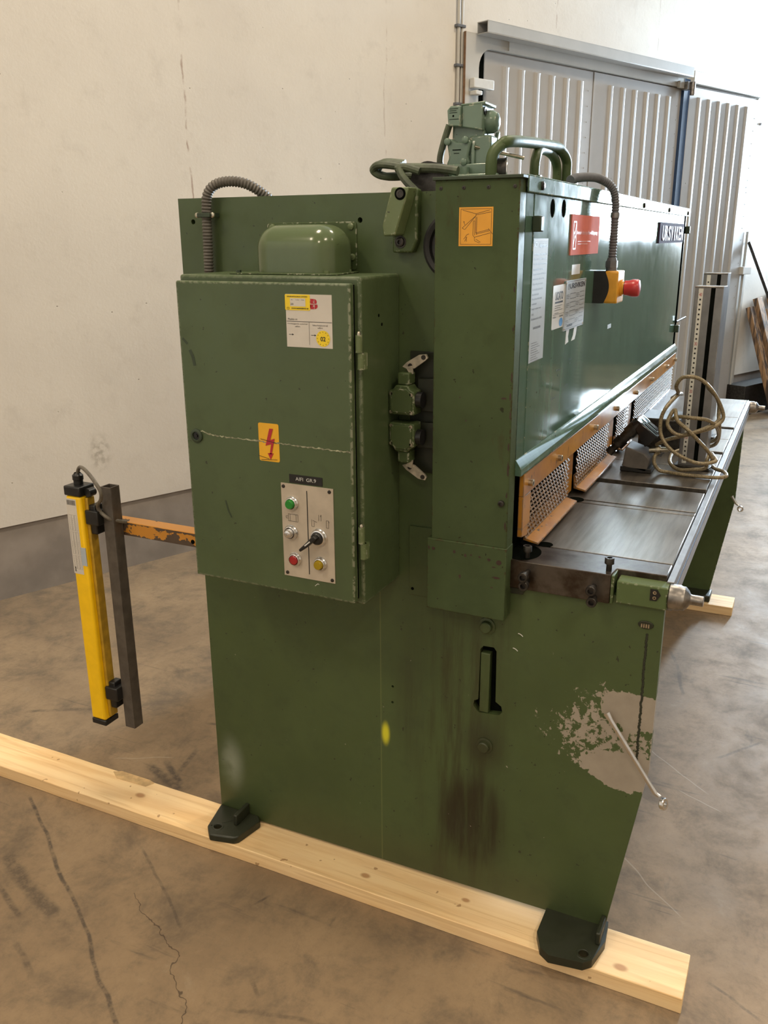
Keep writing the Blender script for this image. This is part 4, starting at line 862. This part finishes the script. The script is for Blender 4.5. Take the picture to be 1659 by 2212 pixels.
for y, z in ((1.152, 1.728), (.946, 1.728), (.943, 1.662)):
    MB().lathe(pl(y, z, .003), (-1, 0, 0), [(0, .0075), (.004, .007), (.005, .005), (.005, 0)], 16).build('slotted_screw', M['pale_green'], dm)
for x, y in ((1.655, 1.150), (1.652, .925), (1.77, 1.158), (1.76, .930)): MB().cyl((x, y, 1.631), (x, y, 1.637), .006, hexa=True).build('hex_screw', M['pale_green'] if y < 1.15 else M['dark_green'], dm)

# ================================================================ emergency stop station
es = thing('emergency_stop_box', (2.515, .51, 1.53), 'yellow and black emergency stop box with red mushroom button on the front panel', 'switch')
sil = rrect(2.470, 2.560, 1.528, 1.614, .006, 3)
MB().prism(sil, pn, .001, .030).build('box_base', M['black'], es, bev=.001)
MB().prism(sil, pn, .030, .066).build('box_lid', M['yellow_box'], es, bev=.003)
arc = [(.545, 1.528), (.545, 1.614)]+[(.515-.013*math.sin(math.pi*k/12), 1.614-.086*k/12) for k in range(0, 13)]
MB().prism(arc, lambda a, b, h: (2.470-h, a, b), -.001, .0012).build('side_grip', M['black'], es, smooth=False)
MB().lathe((2.515, .479, 1.568), (0, -1, 0), [(0, .022), (.006, .022), (.006, .018), (.010, .018)], 26).build('button_collar', M['yellow_box'], es)
MB().lathe((2.515, .479, 1.568), (0, -1, 0), [(.006, .0165), (.014, .0165), (.014, .014)], 26).build('button_neck', M['black'], es)
MB().lathe((2.515, .479, 1.568), (0, -1, 0), [(.012, .010), (.012, .020), (.022, .0205), (.032, .0235), (.046, .0235), (.050, .021), (.052, .014), (.052, 0)], 30).build('stop_button', M['red'], es)
gl = MB().cyl((2.515, .508, 1.614), (2.515, .508, 1.622), .015, n=20).cyl((2.515, .508, 1.622), (2.515, .508, 1.640), .0175, hexa=True).cyl((2.515, .508, 1.640), (2.515, .508, 1.648), .014, .012, n=20).build('cable_gland', M['conduit'], es)
MB().tube([(2.515, .508, 1.645), (2.517, .508, 1.70), (2.52, .509, 1.76), (2.518, .511, 1.80), (2.50, .520, 1.832), (2.46, .545, 1.850), (2.40, .558, 1.851), (2.32, .57, 1.845), (2.27, .575, 1.837)], .0115, 14, 8, ribs=.0075).build('corrugated_conduit', M['conduit'], es)
MB().cyl((2.519, .509, 1.752), (2.519, .509, 1.765), .0125, n=18).build('conduit_clip', M['alu'], es)

# ================================================================ light curtain bar on its bracket
lc = thing('light_curtain', (1.72, 1.72, .31), 'yellow light curtain bar with black caps on an orange bracket behind the cabinet', 'sensor')
MB().box(1.762, 1.806, 1.37, 1.70, .910, .950).build('bracket_arm', M['arm'], lc, bev=.0015)
MB().cyl((1.763, 1.42, .925), (1.7605, 1.42, .925), .006, n=14).build('arm_hole', M['gap'], lc)
tube = MB(); xs, ys = 1.715, 1.663
def sqtube(x0, x1, y0, y1, z0, z1, t):
    m = MB(); m.box(x0, x0+t, y0, y1, z0, z1).box(x1-t, x1, y0, y1, z0, z1).box(x0+t, x1-t, y0, y0+t, z0, z1).box(x0+t, x1-t, y1-t, y1, z0, z1); return m
sqtube(1.722, 1.758, 1.656, 1.692, .312, 1.058, .003).build('mounting_tube', simple('bare_grey_tube', (.11, .095, .08), .5, .3), lc, bev=.0008)
MB().box(1.690, 1.745, 1.738, 1.792, .334, 1.030).build('sensor_bar', M['yellow'], lc, bev=.007, seg=3)
MB().box(1.705, 1.733, 1.727, 1.738, .345, 1.025).build('sensor_rail', simple('ochre_rail', (.45, .27, .02), .5), lc, bev=.002)
MB().box(1.688, 1.747, 1.736, 1.794, 1.030, 1.058).build('end_cap', M['black'], lc, bev=.004); MB().box(1.690, 1.745, 1.738, 1.792, .316, .334).build('end_cap', M['black'], lc, bev=.003)
MB().cyl((1.730, 1.725, 1.040), (1.706, 1.725, 1.040), .012).build('swivel_disc', M['black'], lc)
for z in (.92, .375):
    MB().box(1.708, 1.740, 1.706, 1.728, z, z+.085).box(1.698, 1.735, 1.690, 1.735, z+.03, z+.072).build('mounting_clamp', M['black'], lc, bev=.003)
MB().lathe((1.718, 1.765, 1.058), (0, 0, 1), [(0, .013), (.012, .013), (.014, .015), (.026, .015), (.030, .011), (.033, .009)], 20).build('cable_gland', M['black'], lc)
MB().tube([(1.718, 1.765, 1.085), (1.718, 1.760, 1.100), (1.712, 1.745, 1.110), (1.700, 1.715, 1.106), (1.690, 1.680, 1.085), (1.690, 1.660, 1.055), (1.695, 1.668, 1.030), (1.705, 1.690, 1.010), (1.712, 1.692, .990), (1.722, 1.668, .968), (1.760, 1.645, .951)], .0052, 10, 6).build('sensor_cable', M['grey_cable'], lc)
def lf(a, b, h): return (1.690-h, a, b)
q = label_plate(lf, 1.7905, 1.7545, .800, 1.022, M['paper'], 'type_label', .0006, lc, 'grey type label with barcode')
P = Print(lf, .0009); a = 1.788
random.seed(3)
while a > 1.758:
    w = random.choice((.0006, .001, .0014)); P.quad(a, a-w, 1.004, 1.018); a -= w+random.choice((.0006, .001))
for c_, (b0, b1) in enumerate(((.93, .975), (.86, .925), (.815, .855))):
    for k in range(3):
        a0 = 1.786-.010*k; P.rect(a0, a0-.008, b0, b1, .0004)
        for j in range(6): P.quad(a0-.002-.001*(j % 3), a0-.0025-.001*(j % 3), b0+.003+j*.006, b0+.007+j*.006)
P.build('fine_print', M['soft_ink'], q)
vt = Print(lambda a, b, h: (1.690-h, 1.786-b, .806+a), .0009); vt.text('SICK', 0, 0, .016, .005, bold=.04); vt.build('lettering', M['ink'], q)
label_plate(lf, 1.757, 1.7385, .828, .882, M['grey_paper'], 'small_label', .0007, lc)

# ================================================================ loose things on the table
def profile_post(x, y, h, w, d, rot, label):
    Mx = Matrix.Translation((x, y, ZT)) @ Matrix.Rotation(rot, 4, 'Z')
    o = bpy.data.objects.new('ruler_post', None); COL.objects.link(o); o.location = (x, y, ZT); tag(o, label, 'post', 'measuring posts standing on the table')
    # profile with a slot, front faces -x ; width along y (left = +y)
    body = MB().box(0, d, -w/2, w/2, .012, h, Mx).build('post_body', M['alu'], o, bev=.0015)
    def fn(a, b, hh): return Mx @ Vector((-hh, a, b))
    MB().prism([(-.006*w/.09, .02), (-.020*w/.09, .02), (-.020*w/.09, h+.0005), (-.006*w/.09, h+.0005)], fn, -.008, .0006).build('slot', M['gap'], body)
    MB().box(-.003, d+.012, -w/2-.014, w/2+.014, .001, .012, Mx).build('post_foot', M['dark_steel'], o, bev=.002)
    MB().box(-.001, d+.001, -w/2, w/2, h-.004, h+.001, Mx).build('cut_end', M['steel'], o, bev=.001)
    tp = MB().prism([(w*.36, .02), (w*.20, .02), (w*.20, h-.006), (w*.36, h-.006)], fn, -.0002, .0008).build('measuring_tape', M['blade_white'], o, smooth=False)
    P1 = Print(fn, .0011); P2 = Print(fn, .0011); k = 0; z = .03
    while z < h-.02:
        if k % 10 == 5: P2.text(str(10*(k//10+1)), w*.33, z-.005, w*.23, z+.005)
        else: P1.quad(w*.31, w*.25, z-.0025, z+.0025)
        P1.quad(w*.36, w*.345, z+.006, z+.0068); z += .0145; k += 1
    P1.build('tape_marks', M['ink'], tp); P2.build('tape_tens', M['red_ink'], tp)
    return o
profile_post(2.805, .275, .561, .082, .05, -.10, 'front upright aluminium ruler post wrapped by the loose beige cable')
profile_post(3.28, .305, .582, .080, .05, -.10, 'rear upright aluminium ruler post behind the taller looking one')
# black junction block with slots, its nozzle and cast base
jb = bpy.data.objects.new('black_control_block', None); COL.objects.link(jb); jb.location = (2.80, .42, ZT); tag(jb, 'tilted black glossy block with slotted face lying on the table', 'block')
ax = (Vector((2.72, .414, 1.192))-Vector((2.72, .455, 1.154))).normalized()   # tilt in the y-z plane
def jf(u, v, w): # u along face top edge, v down the face, w depth (+x)
    o0 = Vector((2.72, .462, 1.150)); eu = Vector((0, -.62, .50)).normalized(); ev = Vector((0, -.50, -.62)).normalized(); return o0+eu*u+ev*v+Vector((w, 0, 0))+Vector((0, 0, 0))
gloss = simple('glossy_black', (.01, .01, .012), .12)
JA, JB, JC, JD = (.4385, 1.1635), (.3725, 1.1115), (.4080, 1.0780), (.4545, 1.1510)
m = MB(); m.prism([JA, JB, JC, JD], lambda a, b, h: (h, a, b), 2.72, 2.82)
jbody = m.build('block_body', gloss, jb, bev=.003)
rimm = simple('rim_reflection', (.5, .7, .85), .2, .3, .1)  # pale blue stands in for reflections along the slot rims
def stad(u0, u1, vc, hw, n=8): return [(u0+hw*math.cos(math.pi/2+math.pi*k/n), vc+hw*math.sin(math.pi/2+math.pi*k/n)) for k in range(n+1)]+[(u1+hw*math.cos(-math.pi/2+math.pi*k/n), vc+hw*math.sin(-math.pi/2+math.pi*k/n)) for k in range(n+1)]
def top(a, b, h):      # slotted face: a down its length, b into the depth, h outwards
    t = a/.084; return Vector((2.72+b, JA[0]+(JB[0]-JA[0])*t-.62*h, JA[1]+(JB[1]-JA[1])*t+.785*h))
for (a0, a1, b0) in ((.030, .048, .016), (.052, .072, .016), (.012, .022, .040), (.034, .066, .055), (.010, .026, .080)):
    MB().prism(stad(a0, a1, b0, .008), top, 0, .0015).build('slot_rim', rimm, jbody); MB().prism(stad(a0, a1, b0, .005), top, 0, .002).build('slot', M['gap'], jbody)
c0 = Vector((2.74, .452, 1.128)); dn = Vector((-.02, .60, -.72)).normalized()
MB().lathe(c0, dn, [(-.03, .021), (.018, .021), (.018, .017), (.04, .017), (.04, .020), (.068, .020), (.070, .012), (.085, .011), (.085, .014), (.105, .014), (.105, 0)], 22).build('nozzle', M['dark_steel'], jb)
MB().prism([(.470, 1.016), (.395, 1.004), (.388, 1.045), (.405, 1.062), (.462, 1.080)], lambda a, b, h: (2.70+h, a, b), 0, .10).build('cast_foot', simple('rough_cast_grey', (.12, .11, .10), .7), jb, bev=.003)
MB().lathe((2.74, .396, 1.067), (0, -1, .12), [(0, .010), (.02, .010), (.02, .013), (.034, .013), (.034, .008), (.06, .008), (.06, 0)], 16).build('connector', M['zinc'], jb)
MB().lathe((2.752, .362, 1.078), (0, .25, -1), [(0, .012), (.008, .015), (.018, .015), (.020, .011), (.03, .010), (.03, 0)], 16).build('cable_gland', M['conduit'], jb)
MB().box(2.70, 2.80, .38, .475, ZT+.001, 1.016).build('block_skid', M['black'], jb, bev=.002)
q = MB().box(3.06, 3.235, .345, .485, ZT+.001, 1.105).build('steel_box', M['dark_steel'], None, bev=.006)
tag(q, 'grey flat-topped steel box on the table behind the front ruler post', 'box')
# cable loops
cabl = bpy.data.objects.new('loose_cable', None); COL.objects.link(cabl); cabl.location = (2.75, .26, ZT); tag(cabl, 'loose braided beige cable looped around the front ruler post', 'cable')
CP = {
'c1': [(2.75, 0.366, 1.059), (2.73, 0.375, 1.055), (2.72, 0.376, 1.033), (2.72, 0.359, 1.011), (2.72, 0.333, 1.007), (2.71, 0.293, 1.007), (2.71, 0.254, 1.007), (2.71, 0.209, 1.007), (2.72, 0.179, 1.007), (2.74, 0.164, 1.009), (2.78, 0.176, 1.011), (2.81, 0.202, 1.01), (2.85, 0.216, 1.008)],
'c2': [(2.85, 0.338, 1.044), (2.77, 0.336, 1.028), (2.74, 0.304, 1.014), (2.74, 0.258, 1.019), (2.76, 0.228, 1.022), (2.76, 0.226, 1.044), (2.78, 0.222, 1.061), (2.785, 0.218, 1.064), (2.76, 0.21, 1.062), (2.72, 0.199, 1.055), (2.7, 0.242, 1.049), (2.7, 0.291, 1.063), (2.7, 0.333, 1.088), (2.71, 0.361, 1.123), (2.72, 0.367, 1.171), (2.73, 0.354, 1.211), (2.80, 0.333, 1.236), (2.88, 0.333, 1.225)],
'c3': [(2.9, 0.363, 1.207), (2.79, 0.333, 1.242), (2.74, 0.334, 1.273), (2.73, 0.314, 1.301), (2.73, 0.267, 1.298), (2.74, 0.226, 1.259), (2.76, 0.199, 1.206), (2.76, 0.195, 1.174), (2.74, 0.224, 1.151), (2.72, 0.279, 1.132), (2.72, 0.345, 1.108), (2.74, 0.377, 1.085)],
'c4': [(2.74, 0.245, 1.275), (2.78, 0.215, 1.232), (2.78, 0.208, 1.188), (2.76, 0.210, 1.167), (2.71, 0.253, 1.147), (2.70, 0.31, 1.131), (2.705, .345, 1.16), (2.72, 0.33, 1.203), (2.7, 0.317, 1.175), (2.69, 0.284, 1.151), (2.7, 0.256, 1.123), (2.72, 0.222, 1.084), (2.73, 0.209, 1.059), (2.76, .215, 1.04)],
'c5': [(2.74, 0.338, 1.170), (2.72, 0.318, 1.182), (2.7, 0.282, 1.186), (2.72, 0.231, 1.178), (2.79, 0.208, 1.141), (2.86, 0.211, 1.096), (2.89, 0.249, 1.07), (2.89, 0.303, 1.05), (2.86, .335, 1.04)],
'c6': [(2.79, 0.207, 1.172), (2.84, 0.205, 1.115), (2.89, 0.216, 1.072), (2.9, 0.244, 1.055), (2.89, .28, 1.04)]}
for k, pts in CP.items(): MB().tube(pts, .0058, 10, 7).build('cable_loop', M['cable'], cabl)

# ================================================================ wrenches
def wrench(p0, p1, label, edge=False):
    p0 = Vector(p0); p1 = Vector(p1); d = (p1-p0).normalized(); o = bpy.data.objects.new('wrench', None); COL.objects.link(o); o.location = p0; tag(o, label, 'wrench', 'wrenches hooked on the machine')
    sd = d.cross(Vector((1, 0, 0))).normalized(); nrm = d.cross(sd).normalized()
    # flat oval shank with cranked ring end
    m = MB(); P_ = [p0, p0+(p1-p0)*.08-nrm*0, p0+(p1-p0)*.5, p1-d*.034, p1-d*.024+sd*.005]
    n_ = 10; v = []; 
    for i, p in enumerate(P_):
        a = .0058 if i not in (0,) else .0085
        v += [p+sd*(a*math.cos(2*math.pi*k/n_))+nrm*(.0034*math.sin(2*math.pi*k/n_)) for k in range(n_)]
    f = [(i*n_+k, i*n_+(k+1) % n_, (i+1)*n_+(k+1) % n_, (i+1)*n_+k) for i in range(len(P_)-1) for k in range(n_)]+[tuple(range(n_)), tuple((len(P_)-1)*n_+k for k in range(n_))]
    m.add(v, f).build('shank', M['chrome'], o)
    c = p1-d*.006+sd*.004; tilt = (nrm+d*.25).normalized() if not edge else (sd*.9+d*.45+nrm*.25).normalized()
    MB().lathe(c-tilt*.005, tilt, [(0, .0075), (0, .0125), (.002, .014), (.008, .014), (.010, .0125), (.010, .0075), (0, .0075)], 22).build('ring_end', M['chrome'], o)
    return o
wrench((1.795, .303, .664), (1.76, .156, .482), 'chrome ring wrench hooked on the near side plate over the worn paint patch', True)
wrench((4.15, .215, .56), (4.14, .172, .500), 'chrome ring wrench sticking out from the far side plate')
